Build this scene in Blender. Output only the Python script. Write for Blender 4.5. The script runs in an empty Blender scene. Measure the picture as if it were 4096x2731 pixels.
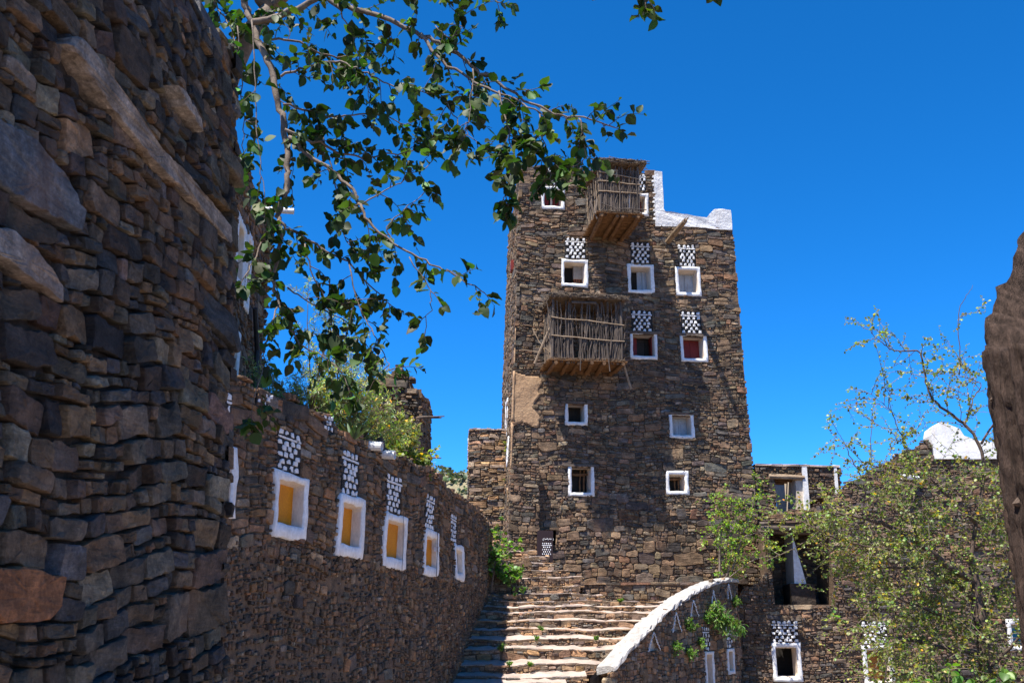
import bpy, math, random
import numpy as np
from mathutils import Vector
R = math.radians

# ------------------------------------------------------------------ camera, sky, sun, exposure
sc = bpy.context.scene
COL = sc.collection
cam_d = bpy.data.cameras.new('camera'); cam = bpy.data.objects.new('camera', cam_d); COL.objects.link(cam)
cam.location = (0, 0, 1.6); cam.rotation_euler = (R(90 + 15.54), 0, 0)
cam_d.sensor_width = 36; cam_d.lens = 35.0; cam_d.clip_end = 3000; cam_d.clip_start = 0.05
cam_d.dof.use_dof = True; cam_d.dof.focus_distance = 22; cam_d.dof.aperture_fstop = 13.0
sc.camera = cam
TO_SUN = Vector((-1.01, -1.151, 3.4)).normalized()
world = bpy.data.worlds.new('World'); sc.world = world; world.use_nodes = True
wn = world.node_tree; wn.nodes.clear()
sky = wn.nodes.new('ShaderNodeTexSky'); sky.sky_type = 'NISHITA'; sky.sun_disc = False
sky.sun_elevation = math.asin(TO_SUN.z); sky.sun_rotation = math.atan2(TO_SUN.x, TO_SUN.y)
sky.altitude = 6000; sky.air_density = 1.0; sky.dust_density = 0.0; sky.ozone_density = 6.0
hs = wn.nodes.new('ShaderNodeHueSaturation'); hs.inputs['Saturation'].default_value = 1.26
bg = wn.nodes.new('ShaderNodeBackground'); bg.inputs[1].default_value = 0.14
wo = wn.nodes.new('ShaderNodeOutputWorld')
wn.links.new(sky.outputs[0], hs.inputs['Color']); wn.links.new(hs.outputs[0], bg.inputs[0]); wn.links.new(bg.outputs[0], wo.inputs[0])
sun_d = bpy.data.lights.new('sun', 'SUN'); sun = bpy.data.objects.new('sun', sun_d); COL.objects.link(sun)
sun_d.energy = 5.0; sun_d.angle = R(0.5); sun_d.color = (1, 0.94, 0.85)
sun.rotation_euler = TO_SUN.to_track_quat('Z', 'Y').to_euler()
sc.view_settings.view_transform = 'Standard'; sc.view_settings.look = 'None'
sc.view_settings.exposure = 1.25; sc.view_settings.gamma = 1.0; sc.view_settings.use_curve_mapping = False

# ------------------------------------------------------------------ materials
MATS = {}
def nt(name):
    m = bpy.data.materials.new(name); m.use_nodes = True
    t = m.node_tree; b = t.nodes['Principled BSDF']; b.inputs['Specular IOR Level'].default_value = 0.25
    MATS[name] = m
    return m, t, b
def node(t, k, **kw):
    n = t.nodes.new(k)
    for a, v in kw.items():
        if a in n.inputs: n.inputs[a].default_value = v
        else: setattr(n, a, v)
    return n
def noise(t, vec, scale, detail=6, rough=0.6):
    n = node(t, 'ShaderNodeTexNoise'); n.inputs['Scale'].default_value = scale
    n.inputs['Detail'].default_value = detail; n.inputs['Roughness'].default_value = rough
    t.links.new(vec, n.inputs['Vector']); return n.outputs[0]
def ramp(t, fac, stops):
    r = node(t, 'ShaderNodeValToRGB'); e = r.color_ramp.elements
    while len(e) < len(stops): e.new(0.5)
    for i, (p, c) in enumerate(stops): e[i].position = p; e[i].color = (*c, 1) if len(c) == 3 else c
    t.links.new(fac, r.inputs[0]); return r.outputs[0]
def mul(t, a, b, fac=1.0, mode='MULTIPLY'):
    m = node(t, 'ShaderNodeMix', data_type='RGBA', blend_type=mode); m.inputs[0].default_value = fac
    for s, v in ((6, a), (7, b)):
        if hasattr(v, 'links'): t.links.new(v, m.inputs[s])
        else: m.inputs[s].default_value = (*v, 1)
    return m.outputs[2]
def mapped(t, scale=(1, 1, 1), loc=(0, 0, 0), rot=(0, 0, 0)):
    c = node(t, 'ShaderNodeTexCoord'); m = node(t, 'ShaderNodeMapping')
    m.inputs['Scale'].default_value = scale; m.inputs['Location'].default_value = loc; m.inputs['Rotation'].default_value = rot
    t.links.new(c.outputs['Object'], m.inputs[0]); return m.outputs[0]
def bump(t, b, h, strength=0.5, dist=0.02, prev=None):
    n = node(t, 'ShaderNodeBump'); n.inputs['Strength'].default_value = strength; n.inputs['Distance'].default_value = dist
    t.links.new(h, n.inputs['Height'])
    if prev is not None: t.links.new(prev, n.inputs['Normal'])
    t.links.new(n.outputs[0], b.inputs['Normal']); return n.outputs[0]
def g(v): return (v, v, v)

def stone_mat(name, near=False):
    m, t, b = nt(name)
    a = node(t, 'ShaderNodeVertexColor', layer_name='col')
    v = mapped(t); vs = mapped(t, (3, 3, 22), rot=(0.12, 0.2, 0))
    base = a.outputs[0]
    n1 = noise(t, v, 5 if not near else 9, 8, 0.65)
    base = mul(t, base, ramp(t, n1, [(0.3, g(0.4)), (0.5, g(0.95)), (0.72, g(1.7))]))
    n2 = noise(t, vs, 1.0 if not near else 1.8, 6, 0.7)
    base = mul(t, base, ramp(t, n2, [(0.3, (0.55, 0.52, 0.5)), (0.55, g(1.0)), (0.75, (1.5, 1.35, 1.15))]), 0.8)
    n3 = noise(t, v, 42 if not near else 60, 5, 0.7)
    base = mul(t, base, ramp(t, n3, [(0.3, g(0.5)), (0.55, g(1.0)), (0.75, g(1.7))]), 0.85)
    n4 = noise(t, v, 1.7, 5, 0.6)
    base = mul(t, base, (0.36, 0.20, 0.10), 0.0, 'MIX') if False else base
    rust = node(t, 'ShaderNodeMix', data_type='RGBA'); t.links.new(ramp(t, n4, [(0.52, g(0)), (0.68, g(0.4))]), rust.inputs[0])
    t.links.new(base, rust.inputs[6]); rust.inputs[7].default_value = (0.26, 0.135, 0.07, 1)
    t.links.new(rust.outputs[2], b.inputs['Base Color'])
    b.inputs['Roughness'].default_value = 0.82
    p = bump(t, b, n1, 0.6, 0.05 if not near else 0.03); p = bump(t, b, n2, 0.8, 0.03, p); bump(t, b, n3, 0.8, 0.014, p)
    return m
stone_mat('stone'); stone_mat('stone_near', True)

def noisy(name, c0, c1, scale=4, rough=0.9, bmp=0.5, bd=0.03, stretch=(1, 1, 1), fine=40, stain=None):
    m, t, b = nt(name); v = mapped(t, stretch)
    n1 = noise(t, v, scale, 7, 0.65); n2 = noise(t, v, fine, 4, 0.7)
    c = ramp(t, n1, [(0.3, c0), (0.7, c1)])
    c = mul(t, c, ramp(t, n2, [(0.3, g(0.75)), (0.7, g(1.2))]), 0.7)
    if stain:
        n3 = noise(t, mapped(t, (5, 5, 0.8)), 2.2, 6, 0.7)
        mx = node(t, 'ShaderNodeMix', data_type='RGBA'); t.links.new(ramp(t, n3, [(0.5, g(0)), (0.75, g(0.6))]), mx.inputs[0])
        t.links.new(c, mx.inputs[6]); mx.inputs[7].default_value = (*stain, 1); c = mx.outputs[2]
    t.links.new(c, b.inputs['Base Color']); b.inputs['Roughness'].default_value = rough
    p = bump(t, b, n1, bmp, bd); bump(t, b, n2, bmp, bd * 0.3, p)
    return m
noisy('mortar', (0.06, 0.042, 0.029), (0.195, 0.128, 0.08), 7, bmp=0.9, bd=0.05)
noisy('mortar_dark', (0.02, 0.016, 0.013), (0.07, 0.05, 0.038), 9, bmp=0.9, bd=0.04)
noisy('mud', (0.30, 0.185, 0.105), (0.40, 0.26, 0.15), 2.5, bmp=0.9, bd=0.06, fine=14)
noisy('cap_white', (0.24, 0.225, 0.21), (0.46, 0.445, 0.43), 5, 0.8, 0.9, 0.05, fine=26, stain=(0.20, 0.145, 0.105))
noisy('white', (0.56, 0.555, 0.55), (0.72, 0.72, 0.72), 3, 0.75, 0.6, 0.03, fine=18, stain=(0.55, 0.46, 0.36))
noisy('white_clean', (0.50, 0.50, 0.50), (0.64, 0.64, 0.645), 3.5, 0.8, 0.9, 0.06, fine=16, stain=(0.42, 0.38, 0.34))
noisy('cream', (0.50, 0.41, 0.32), (0.62, 0.53, 0.44), 3, 0.85, 0.5, 0.02, stretch=(1, 1, 0.4), fine=30)
noisy('chalk', (0.52, 0.52, 0.52), (0.72, 0.72, 0.73), 12, 0.8, 0.7, 0.03)
noisy('slate', (0.008, 0.008, 0.009), (0.035, 0.032, 0.03), 14, 0.7, 0.9, 0.03, stretch=(1, 1, 3))
noisy('dust', (0.25, 0.19, 0.155), (0.46, 0.375, 0.325), 2.2, bmp=0.8, bd=0.04)
noisy('earth', (0.12, 0.085, 0.06), (0.24, 0.18, 0.13), 1.2, bmp=0.8, bd=0.06)
noisy('wood_grey', (0.032, 0.024, 0.019), (0.145, 0.112, 0.09), 9, 0.85, 0.7, 0.01, stretch=(1, 1, 0.25))
noisy('wood_brown', (0.085, 0.042, 0.02), (0.22, 0.12, 0.055), 7, 0.8, 0.7, 0.015)
noisy('wood_pale', (0.17, 0.115, 0.07), (0.33, 0.245, 0.165), 8, 0.85, 0.6, 0.01)
noisy('thatch', (0.075, 0.055, 0.04), (0.24, 0.185, 0.135), 8, 0.9, 1.0, 0.04, stretch=(1, 1, 4))
noisy('reed', (0.075, 0.038, 0.016), (0.22, 0.115, 0.05), 9, 0.85, 0.9, 0.02)
noisy('bark_pale', (0.10, 0.075, 0.058), (0.21, 0.165, 0.13), 10, 0.85, 0.6, 0.01)
noisy('bark_dark', (0.05, 0.035, 0.028), (0.12, 0.085, 0.065), 12, 0.9, 0.7, 0.01)
noisy('red_paint', (0.13, 0.012, 0.008), (0.21, 0.025, 0.018), 5, 0.55, 0.3, 0.005)
noisy('grey_paint', (0.30, 0.32, 0.34), (0.42, 0.44, 0.46), 5, 0.6, 0.3, 0.005, stain=(0.2, 0.13, 0.08))
noisy('yellow_paint', (0.46, 0.15, 0.0005), (0.56, 0.205, 0.001), 3, 0.6, 0.3, 0.008)
noisy('orange_wood', (0.26, 0.105, 0.02), (0.38, 0.16, 0.035), 3, 0.65, 0.4, 0.008, stretch=(4, 4, 0.5))
noisy('blue_paint', (0.0, 0.10, 0.20), (0.01, 0.16, 0.28), 4, 0.6, 0.3, 0.005)
noisy('interior_shade', (0.012, 0.010, 0.009), (0.03, 0.025, 0.02), 3)  # near-black colour stands in for the unlit darkness behind openings
noisy('terracotta', (0.26, 0.07, 0.03), (0.38, 0.12, 0.05), 6)
noisy('block', (0.26, 0.21, 0.16), (0.36, 0.30, 0.24), 8)
noisy('sign_brown', (0.022, 0.012, 0.012), (0.032, 0.018, 0.018), 4, 0.5, 0.3, 0.004, stretch=(14, 14, 0.3))
noisy('sign_white', (0.78, 0.78, 0.8), (0.82, 0.82, 0.84), 4, 0.6, 0.1, 0.002)
noisy('pipe', (0.60, 0.60, 0.60), (0.72, 0.72, 0.72), 6, 0.45, 0.2, 0.004)
noisy('pipe_black', (0.012, 0.012, 0.014), (0.03, 0.03, 0.034), 6, 0.5, 0.2, 0.004)
noisy('cable', (0.05, 0.04, 0.035), (0.09, 0.075, 0.06), 6, 0.6, 0.1, 0.002)
noisy('hillside', (0.10, 0.11, 0.065), (0.24, 0.19, 0.12), 0.15, fine=1.2)
noisy('trunk_bark', (0.02, 0.012, 0.009), (0.13, 0.085, 0.066), 5, 0.95, 1.0, 0.04, stretch=(7, 7, 0.35), fine=34)
def leaf_mat(name, c, trans=0.35, var=0.35, rough=0.45, back=None):
    m, t, b = nt(name)
    a = node(t, 'ShaderNodeVertexColor', layer_name='col')
    base = mul(t, a.outputs[0], c)
    n = noise(t, mapped(t), 14, 3); base = mul(t, base, ramp(t, n, [(0.3, g(0.75)), (0.7, g(1.2))]), 0.6)
    t.links.new(base, b.inputs['Base Color']); b.inputs['Roughness'].default_value = rough
    b.inputs['Specular IOR Level'].default_value = 0.4
    tr = node(t, 'ShaderNodeBsdfTranslucent'); bb = mul(t, base, (1.7, 1.9, 0.5)); t.links.new(bb, tr.inputs[0])
    ms = node(t, 'ShaderNodeMixShader'); ms.inputs[0].default_value = trans
    o = t.nodes['Material Output']; t.links.new(b.outputs[0], ms.inputs[1]); t.links.new(tr.outputs[0], ms.inputs[2])
    t.links.new(ms.outputs[0], o.inputs[0])
    return m
leaf_mat('leaf_fig', (0.024, 0.052, 0.009), 0.3, rough=0.58)
leaf_mat('leaf_olive', (0.155, 0.185, 0.045), 0.35)
leaf_mat('leaf_lime', (0.17, 0.26, 0.04), 0.4)
leaf_mat('leaf_bush', (0.10, 0.19, 0.035), 0.4)
leaf_mat('leaf_scrub', (0.20, 0.25, 0.10), 0.35)
leaf_mat('leaf_hill', (0.085, 0.10, 0.05), 0.2)
leaf_mat('leaf_agave', (0.05, 0.085, 0.045), 0.1)

# ------------------------------------------------------------------ object helpers
def link(o, parent=None, **props):
    COL.objects.link(o)
    if parent is not None: o.parent = parent
    for k, v in props.items(): o[k] = v
    return o
def mesh_obj(name, V, F, mat, parent=None, cols=None, smooth=False, origin=None, **props):
    """V world (n,3) array, F list of index tuples; stored relative to the thing's origin"""
    V = np.asarray(V, dtype=float)
    if origin is None: origin = parent_origin(parent) if parent is not None else np.zeros(3)
    me = bpy.data.meshes.new(name); me.from_pydata((V - origin).tolist(), [], F if isinstance(F, list) else F.tolist())
    for mm in (mat if isinstance(mat, (list, tuple)) else [mat]): me.materials.append(MATS[mm])
    if cols is not None:
        at = me.color_attributes.new('col', 'FLOAT_COLOR', 'POINT')
        c4 = np.ones((len(V), 4), dtype=np.float32); c4[:, :3] = cols; at.data.foreach_set('color', c4.ravel())
    if smooth:
        me.polygons.foreach_set('use_smooth', [True] * len(me.polygons))
        if smooth == 'sharp': me.set_sharp_from_angle(angle=0.5)
    o = bpy.data.objects.new(name, me)
    if parent is None: o.location = origin
    link(o, parent, **props); return o
ORIG = {}
def parent_origin(p):
    while p is not None:
        if p.name in ORIG: return ORIG[p.name]
        p = p.parent
    return np.zeros(3)
def thing(name, loc, label, cat, group=None, kind=None):
    o = bpy.data.objects.new(name, None); link(o); o.location = loc; o.empty_display_size = 0.3
    ORIG[o.name] = np.array(loc, float); o['label'] = label; o['category'] = cat
    if group: o['group'] = group
    o['kind'] = kind or 'thing'
    return o
class MB:
    def __init__(s): s.V = []; s.F = []; s.n = 0; s.C = []
    def add(s, V, F, c=None):
        V = np.asarray(V, float); s.V.append(V); s.F += [tuple(i + s.n for i in f) for f in F]; s.n += len(V)
        s.C.append(np.tile(np.array(c if c is not None else (1, 1, 1), float), (len(V), 1)) if c is None or np.ndim(c) == 1 else np.asarray(c))
        return s
    def build(s, name, mat, parent=None, smooth=False, **kw):
        if not s.V: return None
        return mesh_obj(name, np.vstack(s.V), s.F, mat, parent, np.vstack(s.C), smooth, **kw)
BOXF = [(0, 3, 2, 1), (4, 5, 6, 7), (0, 1, 5, 4), (1, 2, 6, 5), (2, 3, 7, 6), (3, 0, 4, 7)]
def tube(P, rad, n=6, cap=True, rough=0.0, rng=None):
    P = np.asarray(P, float); m = len(P); rad = np.broadcast_to(np.asarray(rad, float), (m,))
    T = np.gradient(P, axis=0); T /= np.linalg.norm(T, axis=1)[:, None] + 1e-9
    up = np.array([0, 0, 1.0]) if abs(T[0][2]) < 0.9 else np.array([1.0, 0, 0])
    V = []; a = np.arange(n) * 2 * math.pi / n
    for i in range(m):
        u = np.cross(up, T[i]); u /= np.linalg.norm(u) + 1e-9; w = np.cross(T[i], u); up = w if abs(np.dot(w, T[min(i + 1, m - 1)])) < 0.99 else up
        r = rad[i] * (1 + (rng.uniform(-rough, rough, n) if rough else 0))
        V.append(P[i] + np.cos(a)[:, None] * u * (r[:, None] if rough else r) + np.sin(a)[:, None] * w * (r[:, None] if rough else r))
        up = w
    V = np.vstack(V); F = []
    for i in range(m - 1):
        for j in range(n):
            k = (j + 1) % n; F.append((i * n + j, i * n + k, (i + 1) * n + k, (i + 1) * n + j))
    if cap: F.append(tuple(range(n))[::-1]); F.append(tuple(range((m - 1) * n, m * n)))
    return V, F
def smooth_path(P, k=4):
    P = np.asarray(P, float); t = np.arange(len(P)); tt = np.linspace(0, len(P) - 1, (len(P) - 1) * k + 1)
    Q = np.stack([np.interp(tt, t, P[:, i]) for i in range(P.shape[1])], 1)
    for _ in range(2): Q[1:-1] = (Q[:-2] + 2 * Q[1:-1] + Q[2:]) / 4
    return Q

# ------------------------------------------------------------------ walls: a surface maps (s along, z up, o outward) to world
def plane_surf(p0, p1, lean=0.0, z0=0.0, taper=0.0, sc_=None, taper_z0=0.0, wav=0.0):
    p0 = np.array(p0, float); p1 = np.array(p1, float); L = np.linalg.norm(p1 - p0); d = (p1 - p0) / L; n = np.array([d[1], -d[0]])
    c = L / 2 if sc_ is None else sc_
    def f(s, z, o):
        s = np.asarray(s, float); z = np.asarray(z, float); o = np.asarray(o, float) - lean * (z - z0)
        if wav: o = o + wav * np.sin(s * 0.9 + z * 0.7) + wav * 0.6 * np.sin(s * 2.1 - z * 1.3)
        s2 = c + (s - c) * (1 - taper * (z - taper_z0))
        return np.stack([p0[0] + d[0] * s2 + n[0] * o, p0[1] + d[1] * s2 + n[1] * o, z + 0 * s2 + 0 * o], -1)
    f.L = L; return f
def poly_surf(pts):
    """wall along a smooth polyline in plan"""
    P = smooth_path(np.array(pts, float), 10); seg = np.linalg.norm(np.diff(P, axis=0), axis=1); S = np.r_[0, np.cumsum(seg)]
    T = np.gradient(P, axis=0); T /= np.linalg.norm(T, axis=1)[:, None]; N = np.stack([T[:, 1], -T[:, 0]], 1)
    def f(s, z, o):
        s = np.asarray(s, float); z = np.asarray(z, float); o = np.asarray(o, float) + 0.02 * np.sin(s * 1.3 + z) + 0.02 * np.sin(z * 2.2 - s * 0.6)
        i = lambda A: np.interp(s, S, A)
        return np.stack([i(P[:, 0]) + i(N[:, 0]) * o, i(P[:, 1]) + i(N[:, 1]) * o, z + 0 * s + 0 * o], -1)
    f.L = S[-1]; return f

PAL_TOWER = [((0.20, 0.14, 0.098), 5), ((0.25, 0.175, 0.118), 4), ((0.12, 0.098, 0.082), 4), ((0.075, 0.066, 0.064), 2.5), ((0.135, 0.125, 0.12), 2.5), ((0.22, 0.125, 0.08), 1.2), ((0.32, 0.25, 0.185), 1.4), ((0.145, 0.11, 0.10), 1.5)]
PAL_BROWN = [((0.19, 0.125, 0.085), 5), ((0.23, 0.15, 0.096), 3), ((0.125, 0.095, 0.074), 4), ((0.085, 0.077, 0.074), 2.5), ((0.14, 0.13, 0.12), 2), ((0.27, 0.15, 0.075), 1.0), ((0.28, 0.225, 0.17), 1)]
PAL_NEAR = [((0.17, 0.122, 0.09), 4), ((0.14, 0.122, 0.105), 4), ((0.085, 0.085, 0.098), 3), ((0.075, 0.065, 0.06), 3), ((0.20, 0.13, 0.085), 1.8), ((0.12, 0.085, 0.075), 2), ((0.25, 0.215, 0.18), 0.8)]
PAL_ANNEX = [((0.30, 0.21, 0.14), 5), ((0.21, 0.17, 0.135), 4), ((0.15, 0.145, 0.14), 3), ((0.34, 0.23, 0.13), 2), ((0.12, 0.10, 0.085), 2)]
PAL_RIGHT = [((0.17, 0.125, 0.095), 5), ((0.12, 0.103, 0.092), 4), ((0.09, 0.087, 0.09), 2.5), ((0.23, 0.15, 0.095), 2), ((0.26, 0.21, 0.16), 1)]

tint = lambda pal, k: [(tuple(a * b for a, b in zip(c, k)), w) for c, w in pal]
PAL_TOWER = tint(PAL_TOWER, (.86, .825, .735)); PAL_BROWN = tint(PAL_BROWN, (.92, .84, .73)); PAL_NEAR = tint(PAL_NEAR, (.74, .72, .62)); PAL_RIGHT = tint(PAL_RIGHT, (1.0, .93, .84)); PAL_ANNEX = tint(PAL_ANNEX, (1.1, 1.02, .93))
def make_cells(rng, S0, S1, Z0, Z1, hm, amin, amax):
    out = []; z = Z0
    while z < Z1:
        bh = hm * rng.uniform(1.7, 4.2); s = S0 - rng.uniform(0, 1) * bh
        while s < S1:
            bw = bh * rng.uniform(0.9, 2.6); stack = [(s, s + bw, z, z + bh)]
            while stack:
                a, b, c, e = stack.pop(); w = b - a; h = e - c
                ht = hm * math.exp(rng.normal(-0.05, 0.55))
                if (h > 1.45 * ht and h > 0.45 * hm) or h > 2.1 * hm:
                    m = c + h * rng.uniform(0.3, 0.7); stack += [(a, b, c, m), (a, b, m, e)]
                elif w / h > rng.uniform(amin, amax) or w > 6.5 * hm:
                    m = a + w * rng.uniform(0.28, 0.72); stack += [(a, m, c, e), (m, b, c, e)]
                elif w / h < 0.75 and h > 0.7 * hm:
                    m = c + h * rng.uniform(0.35, 0.65); stack += [(a, b, c, m), (a, b, m, e)]
                else: out.append((a, b, c, e))
            s += bw
        z += bh
    return out
def clip_half(P, n, d):
    out = []; m = len(P)
    for i in range(m):
        a, b = P[i], P[(i + 1) % m]; da = n[0] * a[0] + n[1] * a[1] - d; db = n[0] * b[0] + n[1] * b[1] - d
        if da <= 0: out.append(a)
        if (da < 0) != (db < 0) and da != db:
            t = da / (da - db); out.append(a + (b - a) * t)
    return np.array(out) if len(out) >= 3 else None
def area(P): x, y = P[:, 0], P[:, 1]; return 0.5 * abs(np.dot(x, np.roll(y, -1)) - np.dot(y, np.roll(x, -1)))
def avoid(P, holes):
    for (a, b, c, e) in holes:
        if P[:, 0].max() <= a or P[:, 0].min() >= b or P[:, 1].max() <= c or P[:, 1].min() >= e: continue
        best = None
        for n, d in (((1, 0), a), ((-1, 0), -b), ((0, 1), c), ((0, -1), -e)):
            Q = clip_half(P, n, d)
            if Q is not None and (best is None or area(Q) > area(best)): best = Q
        if best is None: return None
        P = best
    return P
def stone_rings(rng, P, dmin, dmax, back, fine=0, tilt=0.1, soft=1.0):
    """one stone from its outline in (s, z): back ring, edge ring, worn front ring, cap; returns (s, z, o) rows and faces"""
    c = P.mean(0); ext = P.max(0) - P.min(0); mn = min(ext[0], ext[1])
    if fine:
        n = len(P); Q = []
        for i in range(n):
            a, b = P[i], P[(i + 1) % n]; k = max(1, int(math.hypot(*(b - a)) / fine)); nv = b - a; nv = np.array([nv[1], -nv[0]]) / (math.hypot(*nv) + 1e-6)
            for j in range(k): Q.append(a + (b - a) * j / k + (nv * rng.normal(0, 0.004) if j else 0))
        P = np.array(Q)
    n = len(P); d0 = rng.uniform(dmin, dmax); tx, tz = rng.uniform(-tilt, tilt, 2)
    bev = min(0.14 * mn, 0.012 if not fine else 0.007) * soft; e1, e2 = (.55, .88) if not fine else (.72, .95); kC = max(0.6, 1 - 2 * bev / max(mn, 1e-3))
    rel = P - c; pl = d0 + rel @ np.array([tx, tz]); j = rng.uniform(-1, 1, (4, n))
    R_ = np.empty((4 * n + 1 + (n if fine else 0), 3)); R_[:n, :2] = P; R_[:n, 2] = -back
    R_[n:2 * n, :2] = P; R_[n:2 * n, 2] = np.maximum(0.002, pl * e1 + 0.003 * j[0])
    R_[2 * n:3 * n, :2] = c + rel * (1 - 0.3 * (1 - kC)); R_[2 * n:3 * n, 2] = np.maximum(0.003, pl * e2 + 0.003 * j[1])
    R_[3 * n:4 * n, :2] = c + rel * kC; R_[3 * n:4 * n, 2] = np.maximum(0.004, pl + 0.004 * j[2])
    m = 4
    if fine: R_[4 * n:5 * n, :2] = c + rel * kC * 0.5; R_[4 * n:5 * n, 2] = np.maximum(0.004, pl * 1.0 + 0.004 * j[3]); m = 5
    R_[-1, :2] = c; R_[-1, 2] = max(0.004, d0 + rng.uniform(-0.005, 0.006) * (1 if not fine else .4))
    i = np.arange(n); k = (i + 1) % n
    quads = np.concatenate([np.stack([r * n + i, r * n + k, (r + 1) * n + k, (r + 1) * n + i], 1) for r in range(m - 1)])
    tris = np.stack([(m - 1) * n + i, (m - 1) * n + k, np.full(n, m * n)], 1)
    return R_, quads, tris
def stone_geo(rng, P, surf, dmin, dmax, back, fine=0, tilt=0.1):
    R_, q, t = stone_rings(rng, P, dmin, dmax, back, fine, tilt); return surf(R_[:, 0], R_[:, 1], R_[:, 2]), q.tolist() + t.tolist()
def outline(rng, a, b, c, e, warp, gap, hm, rnd=(0.04, 0.26), lensy=0.6):
    w, h = b - a, e - c; gx = gap * rng.uniform(0.5, 1.5); gz = gap * rng.uniform(0.4, 1.4)
    a, b, c, e = a + gx, b - gx, c + gz, e - gz
    if b - a < 0.012 or e - c < 0.010: return None
    mn = min(b - a, e - c); q = lambda: rng.uniform(*rnd) * mn
    lens = lensy * (min(1.3, 0.35 * (b - a) / (e - c)) if (b - a) > 1.3 * (e - c) else 0.3)   # split slabs thin out towards their ends
    qs = lambda: (rng.uniform(0.05, 1.0) ** 1.6) * lens * (e - c) + 0.03 * mn; hz = e - c; qz = lambda: rng.uniform(0.04, 0.16 + 0.26 * lensy) * hz
    P = np.array([(a + qs(), c), (a + (b - a) * rng.uniform(0.4, 0.6), c), (b - qs(), c), (b, c + qz()), (b, e - qz()), (b - qs(), e), (a + (b - a) * rng.uniform(0.4, 0.6), e), (a + qs(), e), (a, e - qz()), (a, c + qz())])
    P = P + rng.normal(0, 0.05 * mn, P.shape)
    if w / h < 4:
        th = rng.normal(0, 0.07 if w / h < 2.2 else 0.035); m = P.mean(0); P = (P - m) @ np.array([[math.cos(th), math.sin(th)], [-math.sin(th), math.cos(th)]]) * 0.99 + m
    m = P.mean(0); W_ = warp(np.array([m, m + (0.02, 0)])); th = math.atan2(W_[1, 1] - W_[0, 1], W_[1, 0] - W_[0, 0]); cs, sn = math.cos(th), math.sin(th)
    return (P - m) @ np.array([[cs, sn], [-sn, cs]]) + W_[0]   # stones stay straight, only their bed undulates
def make_warp(rng, hm, big=1.0):
    ph = rng.uniform(0, 6.28, 8)
    def f(P):
        s, z = P[:, 0], P[:, 1]; k = 1 / (hm * 7)
        dz = 0.36 * big * hm * np.sin(s * k * 1.7 + z * k * 0.7 + ph[0]) + 0.12 * hm * np.sin(s * k * 4.3 - z * k * 2.1 + ph[1]) + 0.05 * hm * np.sin(s * k * 12 + z * k * 7 + ph[2])
        ds = 0.25 * big * hm * np.sin(z * k * 3.1 + ph[3]) + 0.08 * hm * np.sin(z * k * 9 + s * k * 2 + ph[4])
        return np.stack([s + ds, z + dz], 1)
    return f
def pick(rng, pal, vary=0.18):
    w = np.array([p[1] for p in pal]); c = np.array(pal[rng.choice(len(pal), p=w / w.sum())][0])
    return c * math.exp(rng.normal(0, vary)) * (1 + rng.normal(0, 0.03, 3))
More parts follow.
